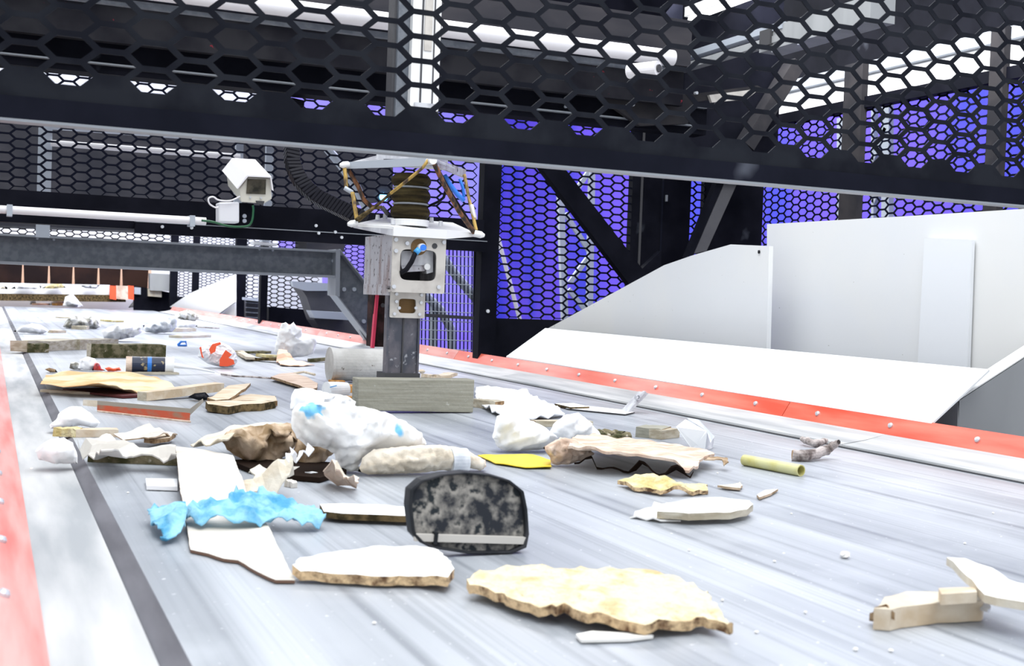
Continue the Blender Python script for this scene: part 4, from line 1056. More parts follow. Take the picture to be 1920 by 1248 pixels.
SH('white_tile_board', 'white textured board propped at the lower right edge', 'board',
   [(1775, 1044, .062), (1810, 1046, .064), (1860, 1064, .062), (1925, 1095, .060), (2010, 1126, .058), (2040, 1150, .042), (1925, 1128, .045), (1868, 1120, .045), (1846, 1114, .045), (1812, 1078, .054)],
   .011, [M['plaster'], M['cardpale']], step=.02, wob=.0012, wf=60, seed=10)
SH('film_shred', 'small clear plastic shred under the white textured board', 'plastic shred', Zs([(1826, 1122), (1842, 1124), (1858, 1138), (1852, 1144), (1832, 1134)], .02), .004, [M['filmgrey'], M['filmgrey']], step=.01, wob=.006, wf=60)
def pebble(name, label, px, py, r, m, seed):
    c = G(px, py, 0); rnd = random.Random(seed)
    bpts = [(r * math.sin(math.pi * (k + .02) / 6.04) * rnd.uniform(.85, 1.1), r * .6 * (1 - math.cos(math.pi * (k + .02) / 6.04))) for k in range(7)]
    mb = MB(); lathe(mb, c + Vector((0, 0, .0005)), bpts, 9)
    for v in mb.v: v.x += rnd.uniform(-.15, .15) * r; v.y += rnd.uniform(-.15, .15) * r
    return tag(mb.build(name, M[m]), label, 'pebble' if 'pebble' in name else 'crumb')
pebble('white_pebble', 'small white pebble alone on the belt, right foreground', 1584, 1046, .009, 'plaster', 1)
for k, (x, y, r) in enumerate(((1452, 1054, .004), (1510, 1150, .004), (1604, 1220, .005), (1670, 1222, .0045), (1809, 1020, .004), (1292, 1033, .004), (1484, 964, .0035), (1354, 1127, .004), (1418, 1187, .004), (702, 1170, .004), (240, 925, .004), (59, 880, .005), (1862, 963, .004), (1345, 888, .004))):
    o = pebble('crumb', 'tiny white crumb scattered on the open belt', x, y, r * .65, 'plaster', k + 5)
    o['group'] = 'white crumbs on the open belt'
# ---- right middle
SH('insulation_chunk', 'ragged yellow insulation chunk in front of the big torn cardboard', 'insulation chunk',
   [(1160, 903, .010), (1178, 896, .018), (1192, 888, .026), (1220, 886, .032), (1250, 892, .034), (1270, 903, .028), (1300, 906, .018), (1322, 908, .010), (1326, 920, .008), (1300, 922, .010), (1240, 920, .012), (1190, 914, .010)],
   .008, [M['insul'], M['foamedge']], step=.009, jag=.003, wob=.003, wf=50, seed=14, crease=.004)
SH('plaster_fragment', 'white plaster piece with frayed mesh edge, below the yellow insulation', 'plaster fragment',
   [(1230, 958, .02), (1250, 942, .026), (1300, 934, .026), (1350, 931, .026), (1405, 938, .026), (1412, 946, .024), (1400, 954, .022), (1370, 960, .022), (1320, 962, .022), (1290, 962, .022)],
   .013, [M['plaster'], M['timber']], step=.012, jag=.0015, wob=.002, seed=15)
SH('frayed_mesh', 'frayed white plaster mesh trailing left of the plaster piece', 'mesh scrap',
   [(1182, 968, .004), (1200, 955, .012), (1232, 942, .020), (1262, 944, .024), (1290, 955, .018), (1272, 974, .006), (1240, 976, .004), (1210, 970, .006)], .003, [M['plaster'], M['plaster']], step=.012, jag=.006, wob=.006, wf=60, seed=16)
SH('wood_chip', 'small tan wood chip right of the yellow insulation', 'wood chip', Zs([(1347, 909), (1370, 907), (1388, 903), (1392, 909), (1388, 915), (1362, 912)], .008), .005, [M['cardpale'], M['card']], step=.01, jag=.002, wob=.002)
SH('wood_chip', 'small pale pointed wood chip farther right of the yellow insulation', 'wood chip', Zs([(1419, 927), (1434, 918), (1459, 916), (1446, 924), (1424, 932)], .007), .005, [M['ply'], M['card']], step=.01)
# pale yellow pipe
A = G(1396, 862, .014); B = G(1502, 882, .014)
t = thing('yellow_tube', 'short pale yellow plastic tube lying on the right half of the belt', 'tube', G(1450, 880))
mb = MB()
d = (B - A).normalized(); n_ = 24; u = d.cross(Vector((0, 0, 1))).normalized(); w_ = u.cross(d)
vs = []
for p, r_ in ((A, .014), (B, .014), (B, .0115), (A, .0115)):
    for k in range(n_):
        an = 2 * math.pi * k / n_; vs.append(p + (u * math.cos(an) + w_ * math.sin(an)) * r_)
fs = [(i * n_ + k, i * n_ + (k + 1) % n_, ((i + 1) % 4) * n_ + (k + 1) % n_, ((i + 1) % 4) * n_ + k) for i in range(4) for k in range(n_)]
mb.add(vs, fs).build('tube_wall', M['yellowpale'], t, smooth=False)
# branches
def branch(name, label, pts, rs, m, me):
    t = thing(name, label, 'branch', G(pts[0][0], pts[0][1]))
    P = [G(x, y, z) for x, y, z in pts]
    Q = []; rr_ = []
    rnd = random.Random(len(pts))
    for i in range(len(P) - 1):
        for k in range(4):
            Q.append(P[i].lerp(P[i + 1], k / 4) + Vector((rnd.uniform(-.0015, .0015),) * 3)); rr_.append((rs[i] + (rs[i + 1] - rs[i]) * k / 4) * rnd.uniform(.88, 1.12))
    Q.append(P[-1]); rr_.append(rs[-1])
    MB().tube(Q, rr_, 12, cap=False).build('bark', M[m], t, smooth=False)
    MB().tube([P[0] + (P[0] - P[1]).normalized() * .001, P[0] + (P[1] - P[0]).normalized() * .006], rs[0] * .9, 12).build('broken_end', M[me], t)
branch('branch_piece', 'crooked grey branch with pale broken end, right of the yellow tube', [(1486, 853, .015), (1508, 854, .015), (1532, 850, .017), (1550, 843, .024), (1562, 835, .036), (1573, 828, .048)], [.015, .015, .014, .013, .011, .006], 'bark', 'barkend')
branch('branch_piece', 'second smaller branch lying behind the crooked grey branch', [(1504, 822, .018), (1516, 828, .014), (1532, 831, .012), (1548, 826, .014)], [.008, .011, .011, .008], 'bark', 'bark')
# big torn cardboard with dark hollow
t = thing('torn_cardboard', 'big torn pinkish cardboard sheet bridging over a dark hollow, right of centre', 'cardboard', G(1200, 890))
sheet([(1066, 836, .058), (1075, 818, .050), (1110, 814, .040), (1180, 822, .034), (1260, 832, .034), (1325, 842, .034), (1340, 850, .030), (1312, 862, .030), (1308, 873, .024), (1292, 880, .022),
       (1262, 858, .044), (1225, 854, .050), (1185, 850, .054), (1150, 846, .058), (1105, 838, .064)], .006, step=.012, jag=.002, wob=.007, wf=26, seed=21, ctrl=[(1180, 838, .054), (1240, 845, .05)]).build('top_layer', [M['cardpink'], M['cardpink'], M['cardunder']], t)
sheet([(1075, 866, .012), (1110, 855, .030), (1200, 862, .036), (1270, 870, .034), (1300, 880, .020), (1295, 893, .004), (1240, 890, .004), (1180, 884, .004), (1120, 877, .004)], .004, step=.014, jag=.002, wob=.004, seed=22).build('dark_lower_layer', [M['cardunder'], M['cardunder']], t)  # near-black layer painting the shade in the gap below the sheet
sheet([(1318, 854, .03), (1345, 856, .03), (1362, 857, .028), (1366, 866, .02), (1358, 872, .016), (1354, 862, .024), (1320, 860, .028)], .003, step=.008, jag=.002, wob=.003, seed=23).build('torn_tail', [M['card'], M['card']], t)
BL('rolled_cardboard', 'rolled pinkish cardboard end leaning left of the big torn sheet', 'cardboard',
   [(1018, 840), (1030, 832), (1050, 820), (1075, 822), (1100, 836), (1115, 850), (1095, 862), (1066, 870), (1044, 875), (1034, 868), (1030, 855)], .035, M['cardpink'], base=(1040, 876), step=.012, jag=.002, crump=.6, cf=30, seed=24)
SH('yellow_card', 'flat bright yellow card lying left of the rolled cardboard', 'card', Zs([(896, 853), (940, 851), (1000, 851), (1032, 862), (1034, 875), (985, 875), (930, 867)], .006), .002, [M['yellow'], M['yellow']], step=.015, wob=.003, seed=25)
# white bag right of centre
BL('white_bag', 'round white plastic bag just above the yellow card', 'plastic bag',
   [(928, 800), (932, 780), (955, 772), (975, 778), (1000, 790), (1022, 800), (1040, 815), (1046, 832), (1020, 842), (990, 846), (950, 846), (932, 838), (924, 820)], .055, M['film'], base=(960, 850), step=.016, jag=.002, crump=.5, cf=9, seed=31)
BL('white_bag', 'white plastic bag heap between the round bag and the moss ring', 'plastic bag',
   [(1030, 812), (1040, 792), (1058, 778), (1085, 772), (1105, 790), (1120, 806), (1130, 822), (1100, 830), (1060, 832), (1040, 828)], .05, M['film'], base=(1080, 834), step=.016, jag=.002, crump=.5, cf=10, seed=32)
SH('white_sheet', 'wide white crumpled sheet right of the gripped timber block', 'plastic sheet',
   [(892, 728, .02), (930, 727, .03), (985, 733, .03), (1010, 748, .03), (1045, 762, .02), (1060, 778, .01), (1000, 784, .01), (940, 780, .01), (905, 760, .012), (892, 748, .012)], .004, [M['film'], M['film']], step=.02, jag=.003, wob=.014, wf=18, seed=33, crease=.02)
stick('wood_offcut', 'short brown wood offcut right beside the gripped timber block', 'wood offcut', (885, 763), (928, 768), .05, .030, M['timber'], mend=M['woodend'], rough=.002)
stick('wood_offcut', 'flat wood offcut half hidden behind the white bags', 'wood offcut', (1004, 800), (1112, 800), .05, .018, M['timber'], mend=M['woodend'], rough=.001)
stick('wood_offcut', 'weathered wood offcut right of the moss ring', 'wood offcut', (1192, 819), (1240, 823), .10, .030, M['woodgrey'], mend=M['woodend'], rough=.0015)
stick('wood_offcut', 'pale wood offcut touching the folded white card', 'wood offcut', (1241, 824), (1274, 820), .05, .027, M['timber'], mend=M['timber'], rough=.001)
# moss ring
c = G(1149, 816, .012); mb = MB(); Pn = []
rnd = random.Random(9)
for k in range(25):
    a = 2 * math.pi * k / 24; Pn.append(c + Vector((.040 * math.cos(a), .055 * math.sin(a), rnd.uniform(-.002, .004))))
mb.tube(Pn, [.011 * rnd.uniform(.7, 1.3) for _ in Pn[:-1]] + [.011], 8, cap=False)
for v in mb.v: v += Vector((rnd.uniform(-.003, .003), rnd.uniform(-.003, .003), rnd.uniform(-.002, .002))); v.z = max(v.z, .001)
tag(mb.build('moss_ring', M['moss']), 'dark green shaggy ring of moss right of the white bags', 'moss ring')
# folded white card
t = thing('folded_card', 'folded shiny white card standing right of the small wood offcuts', 'card', G(1305, 846))
Yc = G(1305, 845).y
mbv = [PY(1268, 800, Yc + .04), PY(1286, 786, Yc + .06), PY(1326, 808, Yc + .0), PY(1322, 845, Yc), PY(1298, 843, Yc + .02)]
MB().prism(mbv, (0, .0025, 0)).build('front_leaf', M['film'], t)
mbv = [PY(1326, 808, Yc), PY(1288, 783, Yc + .08), PY(1310, 786, Yc + .12), PY(1340, 818, Yc + .06), PY(1336, 840, Yc + .04), PY(1322, 845, Yc)]
MB().prism(mbv, (0, .0025, 0)).build('side_leaf', M['filmgrey'], t)
# steel strap with two rings
t = thing('steel_bracket', 'bent flat steel bracket ending in two rings near the right skirt', 'steel bracket', G(1150, 780))
sheet([(1060, 765, .006), (1100, 760, .006), (1172, 768, .006), (1190, 772, .006), (1172, 776, .006), (1110, 770, .006)], .004, step=.03).build('flat_strip', [M['alu_white'], M['seam']], t)
Yb = G(1180, 775).y
MB().prism([PY(1174, 775, Yb), PY(1180, 775, Yb), PY(1216, 737, Yb), PY(1210, 735, Yb)], (0, .05, 0)).build('bent_arm', M['alu'], t)
def ring(c, r, tr, m, nm, par):
    vs = []; n1, n2 = 20, 8
    for i in range(n1):
        a = 2 * math.pi * i / n1
        for j in range(n2):
            b = 2 * math.pi * j / n2
            vs.append(c + Vector(((r + tr * math.cos(b)) * math.cos(a), tr * math.sin(b) * 2.5, (r + tr * math.cos(b)) * math.sin(a))))
    fs = [(i * n2 + j, ((i + 1) % n1) * n2 + j, ((i + 1) % n1) * n2 + (j + 1) % n2, i * n2 + (j + 1) % n2) for i in range(n1) for j in range(n2)]
    return MB().add(vs, fs).build(nm, m, par, smooth=True)
ring(PY(1195, 745, Yb), .0085, .0028, M['alu'], 'ring', t)
ring(PY(1207, 738, Yb + .03), .0085, .0028, M['alu_dirty'], 'ring', t)
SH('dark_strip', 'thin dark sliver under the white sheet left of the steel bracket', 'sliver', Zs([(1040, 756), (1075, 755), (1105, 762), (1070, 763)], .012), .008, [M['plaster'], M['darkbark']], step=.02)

# ---- centre: gripped block, bucket, bags, paper
t = thing('timber_block', 'weathered grey timber block gripped under the robot column', 'timber block', G(780, 776))
yb_ = 3.90
q = [PY(672, 709.5, yb_), PY(890, 711.5, yb_), PY(887, 777, yb_), PY(671, 769, yb_)]
q[3].z = min(q[3].z, .012); q[2].z = .002
for p in q: p.z = max(p.z, .0015)
MB().prism(q, (0, .075, 0)).build('timber', M['woodgrey'], t, bevel=.003)
t = thing('concrete_bucket', 'pitted grey round bucket lying on its side left of the gripper', 'bucket', G(665, 716))
Yq = G(660, 718).y + .07
zc = (PY(660, 652, Yq).z) / 2 + .001; rb_ = zc
xa_ = PY(617, 690, Yq).x; xb_ = PY(722, 690, Yq).x
MB().tube([(xa_, Yq, rb_), (xa_ + .012, Yq, rb_), (xa_ + .014, Yq, rb_), (xb_, Yq, rb_)], [rb_, rb_, rb_ * .95, rb_ * .93], 32).build('bucket_wall', M['concretebucket'], t)
BL('printed_bag', 'big crumpled white bag with blue print in the centre of the belt', 'plastic bag',
   [(548, 770), (560, 756), (600, 752), (650, 758), (690, 764), (722, 772), (760, 790), (790, 812), (800, 832), (770, 842), (730, 848), (690, 850), (672, 872), (684, 892), (672, 908), (650, 902), (630, 880), (628, 850), (600, 838), (575, 836), (556, 820), (545, 795)],
   .060, M['bagprint'], base=(660, 890), step=.016, jag=.003, crump=.5, cf=9, seed=41)
BL('white_bag', 'snow white film heap behind the blue-printed bag, left of the gripped block', 'plastic bag',
   [(545, 745), (552, 728), (575, 726), (600, 732), (625, 738), (650, 742), (668, 752), (664, 772), (640, 782), (590, 786), (555, 784), (545, 765)], .07, M['film'], base=(590, 790), step=.02, jag=.003, crump=.5, cf=9, seed=42)
t = thing('plastic_cup', 'white plastic cup with faint blue mark, left of the gripped block', 'cup', G(630, 745))
Yc = G(630, 748).y
P0 = PY(612, 735, Yc); P1 = PY(650, 722, Yc + .03)
P0.z = .033; P1.z = .035
MB().tube([P0, P0.lerp(P1, .5), P1], [.032, .030, .026], 20).build('cup_wall', M['film'], t)
MB().bar(P0 + Vector((.005, -.030, .014)), P0 + Vector((.030, -.0305, .020)), .004, .003).build('blue_mark', M['bluefit'], t)
stick('orange_wood', 'orange-brown wood stub between the cup and the gripped block', 'wood stub', (640, 734), (676, 738), .06, .028, M['orangewood'], rough=.003)
stick('orange_wood', 'small orange-brown wood bit under the lower left corner of the bucket', 'wood stub', (616, 717), (634, 719), .04, .012, M['orangewood'], rough=.002)
stick('orange_wood', 'orange-brown wood bit low against the left end of the gripped block', 'wood stub', (645, 750), (672, 752), .03, .016, M['orangewood'], rough=.002)
BL('paper_roll', 'long beige crumpled paper roll with white band, centre of the belt', 'paper roll',
   [(672, 884), (680, 858), (700, 842), (740, 838), (790, 834), (830, 834), (870, 840), (885, 850), (905, 860), (912, 872), (900, 882), (880, 876), (850, 880), (780, 886), (730, 890), (690, 892)],
   .040, M['roll'], base=(780, 892), step=.014, jag=.0016, crump=.35, cf=26, seed=43)
t = thing('white_band', 'white paper band around the right end of the beige paper roll', 'band', G(858, 884))
Yr = G(780, 892).y + .022
mb = MB()
cz = (PY(860, 843, Yr).z + .002) / 2; rz = cz * .96
x0_, x1_ = PY(842, 860, Yr).x, PY(872, 860, Yr).x
MB().tube([(x0_, Yr - .006, cz + .001), (x1_, Yr - .006, cz + .001)], rz * 1.12, 24).build('band_wall', M['filmgrey'], t)
for v in []: pass
# brown paper
BL('torn_paper_end', 'torn brown end flap of paper just beyond the white paper band', 'paper', [(872, 852), (884, 848), (896, 856), (910, 862), (912, 874), (900, 882), (888, 872), (876, 876)], .022, M['cardpink'], base=(892, 884), step=.010, crump=1.0, cf=20, seed=143)
t = None
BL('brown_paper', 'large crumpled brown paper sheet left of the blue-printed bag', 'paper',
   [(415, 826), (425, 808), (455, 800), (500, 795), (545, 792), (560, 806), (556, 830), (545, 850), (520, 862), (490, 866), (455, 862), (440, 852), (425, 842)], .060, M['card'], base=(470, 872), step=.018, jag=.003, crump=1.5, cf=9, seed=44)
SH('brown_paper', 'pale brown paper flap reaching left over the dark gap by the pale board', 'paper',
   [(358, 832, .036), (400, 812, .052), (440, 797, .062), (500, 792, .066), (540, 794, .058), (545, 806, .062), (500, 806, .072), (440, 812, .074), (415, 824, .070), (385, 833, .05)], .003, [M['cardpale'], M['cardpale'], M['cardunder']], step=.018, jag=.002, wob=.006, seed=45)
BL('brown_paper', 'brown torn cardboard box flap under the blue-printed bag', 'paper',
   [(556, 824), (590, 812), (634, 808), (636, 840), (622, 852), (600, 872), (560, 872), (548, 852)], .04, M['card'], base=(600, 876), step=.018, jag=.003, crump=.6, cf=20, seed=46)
SH('torn_card', 'pale torn card with ragged edge between the pale board and the brown paper', 'card',
   [(467, 884, .03), (490, 868, .05), (520, 860, .07), (552, 850, .08), (548, 868, .07), (540, 890, .045), (532, 905, .03), (520, 928, .008), (500, 926, .008), (455, 925, .01), (440, 905, .02), (478, 895, .03)], .003, [M['cardpale'], M['cardpale']], step=.014, jag=.004, wob=.004, seed=47)
SH('white_tissue', 'small white torn tissue on top of the pale torn card', 'tissue',
   [(535, 856, .09), (548, 840, .10), (575, 832, .10), (590, 838, .095), (578, 852, .08), (556, 868, .07), (540, 868, .08)], .003, [M['film'], M['film']], step=.010, jag=.004, wob=.010, wf=50, seed=48, crease=.01)
for k, (a, b, l, m_) in enumerate((((530, 905), (566, 882), 'pale splinter leaning right of the torn card', 'ply'), ((534, 912), (548, 915), 'short cream peg at the foot of the torn card', 'ply'),
                     ((582, 898), (598, 896), 'short white peg under the brown cardboard flap', 'film'))):
    stick('wood_splinter', l, 'splinter', a, b, .018, .014, M[m_], rough=.002, taper=.7)
SH('paper_scrap', 'curled torn tan scrap under the left end of the beige paper roll', 'paper scrap', [(608, 880, .04), (625, 862, .06), (632, 880, .05), (650, 893, .03), (672, 905, .03), (668, 913, .004), (640, 908, .004), (620, 900, .006), (610, 890, .02)], .003, [M['cardpale'], M['cardpink']], step=.012, jag=.003, wob=.008, wf=40, seed=49)
SH('dark_void_board', 'near-black sheet standing for the shadow under the brown paper heap', 'board', Zs([(430, 862), (520, 858), (620, 866), (650, 880), (600, 895), (540, 890), (470, 878)], .012), .010, [M['cardunder'], M['cardunder']], step=.03)  # flat dark sheet added as the shadow inside the heap

# ---- left middle
BL('white_bag', 'dusty greyish white bag straddling the left dark edge seal', 'plastic bag', [(66, 846), (78, 832), (96, 822), (120, 820), (136, 830), (144, 848), (145, 868), (132, 873), (100, 868), (72, 862)], .045, M['film'], base=(110, 874), step=.013, jag=.002, crump=.5, cf=14, seed=51)
BL('crumpled_tissue', 'pale grey crumpled tissue at the left, below the thin yellow paper board', 'tissue', [(92, 796), (104, 786), (112, 772), (130, 762), (152, 762), (165, 770), (178, 782), (188, 792), (178, 802), (150, 798), (120, 804), (96, 806)], .045, M['film'], base=(130, 806), step=.014, jag=.002, crump=.5, cf=12, seed=52)
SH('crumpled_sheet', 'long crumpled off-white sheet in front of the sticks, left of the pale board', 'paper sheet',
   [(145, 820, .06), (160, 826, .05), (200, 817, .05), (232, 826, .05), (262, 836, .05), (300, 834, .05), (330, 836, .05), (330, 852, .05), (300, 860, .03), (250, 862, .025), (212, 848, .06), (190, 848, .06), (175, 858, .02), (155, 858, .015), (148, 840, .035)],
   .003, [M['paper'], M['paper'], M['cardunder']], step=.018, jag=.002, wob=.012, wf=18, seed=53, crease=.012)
stick('mossy_stick', 'thin mossy batten under the crumpled off-white sheet', 'batten', (165, 866), (332, 873), .03, .022, M['moss'], rough=.002)
stick('yellow_stick', 'greenish yellow stick end, farthest left in the heap of sticks', 'stick', (100, 818), (142, 820), .04, .022, M['insul'], rough=.003)
stick('wood_batten', 'pale wood batten continuing right from the greenish yellow stick', 'batten', (142, 820), (222, 819), .04, .020, M['wood'], rough=.001)
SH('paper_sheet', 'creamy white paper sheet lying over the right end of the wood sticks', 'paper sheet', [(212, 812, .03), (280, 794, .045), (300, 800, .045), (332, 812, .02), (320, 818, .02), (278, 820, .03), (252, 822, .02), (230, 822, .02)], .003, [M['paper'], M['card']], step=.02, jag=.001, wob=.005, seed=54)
SH('wood_chip', 'brownish wood sliver at the right end of the cream paper sheet', 'wood chip', Zs([(270, 822), (300, 814), (330, 812), (318, 820), (290, 824)], .02), .01, [M['wood'], M['woodend']], step=.02)
# rusty channel
t = thing('rusty_channel', 'long rusty red and grey steel channel with a bent right end, left half', 'steel channel', G(260, 790))
A = G(182, 771, 0.0); B = G(356, 791, 0.0)
hh = .042
n3 = Vector((0, .004, 0))
MB().prism([A + Vector((0, 0, .001)), B + Vector((0, 0, .001)), B + Vector((0, 0, hh * .64)), A + Vector((0, 0, hh * .5))], n3).build('rusty_face', M['rust'], t)
MB().prism([A + Vector((0, 0, hh * .5)), B + Vector((0, 0, hh * .64)), B + Vector((0, 0, hh * .95)), A + Vector((0, 0, hh * .8))], n3).build('worn_grey_face', M['rustgrey'], t)
MB().prism([A + Vector((0, -.02, .0005)), B + Vector((0, -.02, .0005)), B + Vector((0, 0, .0005)), A + Vector((0, 0, .0005))], (0, 0, .004)).build('foot_flange', M['cardpink'], t)
C_ = B + Vector((.055, .12, .05))
MB().prism([B + Vector((0, 0, .02)), B + Vector((0, 0, hh * .95)), C_ + Vector((0, 0, .008)), C_ + Vector((.002, 0, -.002))], n3).build('bent_end', M['rustgrey'], t)
MB().prism([A + Vector((0, 0, .014)), A + Vector((0, 0, hh * .8)), A + Vector((-.04, .03, hh * .8)), A + Vector((-.04, .03, .016))], n3).build('left_lug', M['cardpale'], t)
# yellow envelope
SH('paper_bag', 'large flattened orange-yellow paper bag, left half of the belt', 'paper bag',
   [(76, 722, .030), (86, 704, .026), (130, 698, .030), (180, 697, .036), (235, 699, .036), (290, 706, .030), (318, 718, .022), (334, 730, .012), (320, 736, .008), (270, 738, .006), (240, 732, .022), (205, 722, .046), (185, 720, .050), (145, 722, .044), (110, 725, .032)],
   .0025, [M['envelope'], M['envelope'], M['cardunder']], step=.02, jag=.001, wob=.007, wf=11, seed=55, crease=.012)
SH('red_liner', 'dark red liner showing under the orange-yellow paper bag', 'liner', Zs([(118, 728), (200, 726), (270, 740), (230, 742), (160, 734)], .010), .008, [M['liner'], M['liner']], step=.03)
stick('thin_lath', 'thin pale lath lying along the front of the orange-yellow bag', 'lath', (75, 735), (200, 742), .02, .010, M['timber'])
stick('wood_batten', 'pale batten with squared near end, right of the orange-yellow bag', 'batten', (275, 752), (420, 733), .05, .030, M['wood'], mend=M['timber'], zb=.02, rough=.001)
BL('black_plastic', 'crumpled black plastic piece under the crossed pale boards', 'plastic', [(352, 744), (365, 737), (385, 735), (392, 742), (390, 752), (372, 750)], .03, M['blackplastic'], step=.012, crump=.6, seed=56)
SH('pale_board', 'slanting pale board lying over other offcuts left of centre', 'board', [(389, 745, .035), (430, 722, .045), (470, 718, .045), (460, 728, .042), (428, 748, .030), (405, 750, .028)], .010, [M['wood'], M['woodend']], step=.02, jag=.001)
SH('wood_offcut', 'pale offcut with brown knots behind the dark-edged board', 'wood offcut', Zs([(432, 743), (470, 738), (516, 742), (520, 751), (470, 750), (430, 750)], .022), .018, [M['wood'], M['woodend']], step=.02, jag=.002)
SH('bark_edged_board', 'pointed pale board with dark bark edge, front of the small wood heap', 'board', [(386, 752, .030), (430, 750, .030), (490, 750, .028), (517, 753, .022), (490, 758, .022), (455, 758, .024), (430, 762, .026), (390, 757, .028)], .024, [M['wood'], M['darkbark']], step=.02, jag=.001)
# board and twigs
SH('cardboard_piece', 'flat pinkish cardboard piece with pointed left tip, centre left', 'cardboard', [(508, 706, .020), (525, 700, .022), (548, 698, .022), (575, 706, .022), (596, 718, .022), (594, 727, .020), (580, 730, .018), (545, 717, .018)], .010, [M['cardpink'], M['woodend']], step=.02, jag=.001)
tag(MB().tube([G(415, 701, .006), G(440, 705, .010), (G(470, 706, .008)), G(508, 709, .008)], .0045, 6).build('twig', M['bark']), 'thin curved twig left of the flat pinkish cardboard', 'twig')
tag(MB().tube([G(550, 700, .012), G(570, 697, .02), (G(590, 702, .016))], .006, 6).build('twig', M['wood']), 'curled shaving behind the flat pinkish cardboard', 'shaving')
# cartridge
t = thing('sealant_cartridge', 'sealant cartridge with navy label and blue band, left half', 'cartridge', G(285, 700))
Ya = G(290, 700).y
P0 = Vector((PY(236, 685, Ya).x, Ya, .040)); P1 = Vector((PY(322, 688, Ya).x, Ya - .02, .040))
dd = P1 - P0
def seg_(a, b, r, m, nm): MB().tube([P0 + dd * a, P0 + dd * b], r, 24).build(nm, M[m], t, smooth=False)
seg_(0, .13, .036, 'cardpink', 'clear_end'); seg_(.13, .46, .036, 'navy', 'navy_label'); seg_(.46, .55, .0365, 'bluering', 'blue_band'); seg_(.55, .84, .036, 'navy', 'navy_label'); seg_(.84, 1.0, .036, 'film', 'white_end'); seg_(1.0, 1.03, .039, 'film', 'end_rim')
MB().tube([P1, P1 + Vector((.10, .0, -.012)), P1 + Vector((.19, .01, -.030))], [.012, .006, .004], 12).build('nozzle', M['film'], t)
stick('bark_slip', 'flat bark slip lying in front of the sealant cartridge', 'bark', (240, 702), (336, 702), .04, .010, M['timber'], rough=.002)
# printed bag
t = thing('printed_wrapper', 'rounded white plastic wrapper with orange-red lettering, left of centre', 'plastic wrapper', G(410, 690))
Yw = G(415, 690).y + .05
o = blob([(370, 668), (376, 650), (392, 644), (412, 640), (430, 648), (442, 660), (446, 676), (438, 688), (415, 689), (390, 682)], .07, Yp=Yw, step=.016, crump=.35, cf=18, seed=61).build('wrapper', M['film'], t)
PT = lambda x, y: PY(x, y, Yw - .115) + Vector((0, abs(x - 410) * .0009, 0))
def poly_on(pts, m, nm): MB().prism([PT(x, y) for x, y in pts], (0, .004, 0)).build(nm, M[m], t)
poly_on([(393, 655), (399, 645), (413, 641), (415, 645), (406, 649), (404, 659), (396, 664)], 'redprint', 'red_lettering')
poly_on([(376, 652), (379, 650), (381, 664), (384, 672), (380, 670)], 'redprint', 'red_lettering')
poly_on([(412, 674), (424, 656), (437, 665), (430, 671), (440, 675), (442, 683), (428, 687), (412, 686)], 'redprint', 'red_print_block')
poly_on([(421, 665), (425, 661), (428, 664), (424, 668)], 'film', 'white_letter')
poly_on([(428, 668), (432, 666), (434, 669), (431, 671)], 'film', 'white_letter')
poly_on([(419, 673), (424, 671), (425, 677), (421, 678)], 'film', 'white_letter')
# white puffy bag and twigs
BL('white_bag', 'tall puffy white plastic bag near the right orange strip, left of the bucket', 'plastic bag', [(514, 658), (518, 640), (522, 622), (528, 606), (536, 604), (543, 610), (550, 604), (556, 612), (566, 616), (566, 630), (575, 628), (590, 630), (594, 642), (588, 662), (572, 668), (550, 670), (530, 672)], .06, M['film'], base=(540, 676), step=.02, jag=.003, crump=.5, cf=9, seed=62)
SH('peach_scrap', 'peach coloured plastic scrap under the tall puffy white bag', 'plastic scrap', [(518, 678, .01), (522, 655, .07), (532, 645, .08), (540, 660, .06), (556, 676, .02), (590, 682, .01), (560, 685, .008), (528, 684, .008)], .003, [M['peach'], M['peach']], step=.02, jag=.003, wob=.008, seed=63)
for k, (a, b, l, m_) in enumerate((((455, 662), (478, 674), 'short bark stick at the left end of the bark pile', 'wood'), ((470, 676), (515, 676), 'dark bark slab left of the tall puffy bag', 'darkbark'), ((438, 663), (500, 663), 'long thin greenish lath behind the bark pile', 'moss'),
                     ((480, 668), (522, 672), 'yellowish split stick on the dark bark slab', 'insul'))):
    stick('bark_stick', l, 'stick', a, b, .05, .016, M[m_], rough=.004, zb=.012)
stick('dark_lath', 'dark lath between the puffy white bag and the grey bucket', 'lath', (582, 679), (620, 676), .05, .018, M['moss'], zb=.01)
# behind gripper
for k, (a, b, l) in enumerate((((790, 707), (826, 709), 'thin tan shavings just right of the gripper foot'), ((826, 714), (858, 704), 'slanting pale wood shard right of the gripper foot'))):
    stick('wood_shard', l, 'wood shard', a, b, .05, .016, M['wood'], rough=.004, zb=.014)
pebble('wood_crumb', 'round brown wood crumb beside the gripper column', 791, 700, .018, 'wood', 77)
# mossy timbers
t = stick('mossy_timber', 'dark green mossy timber block behind the sealant cartridge', 'timber', (171, 671), (311, 671), .08, .074, M['moss'], mend=M['timber'], rough=.004)
t = stick('split_timber', 'split pale timber with mossy dark left end, left edge of the belt', 'timber', (52, 660), (160, 655), .12, .060, M['timber'], mend=M['timber'], rough=.006)
stick('bark_piece', 'mossy bark face on the near left end of the split timber', 'bark', (52, 661), (92, 661), .02, .050, M['moss'], rough=.006)
stick('pale_timber', 'pale timber behind the split one, reaching toward the mossy block', 'timber', (150, 656), (222, 652), .10, .060, M['timber'], rough=.003, taper=.9)
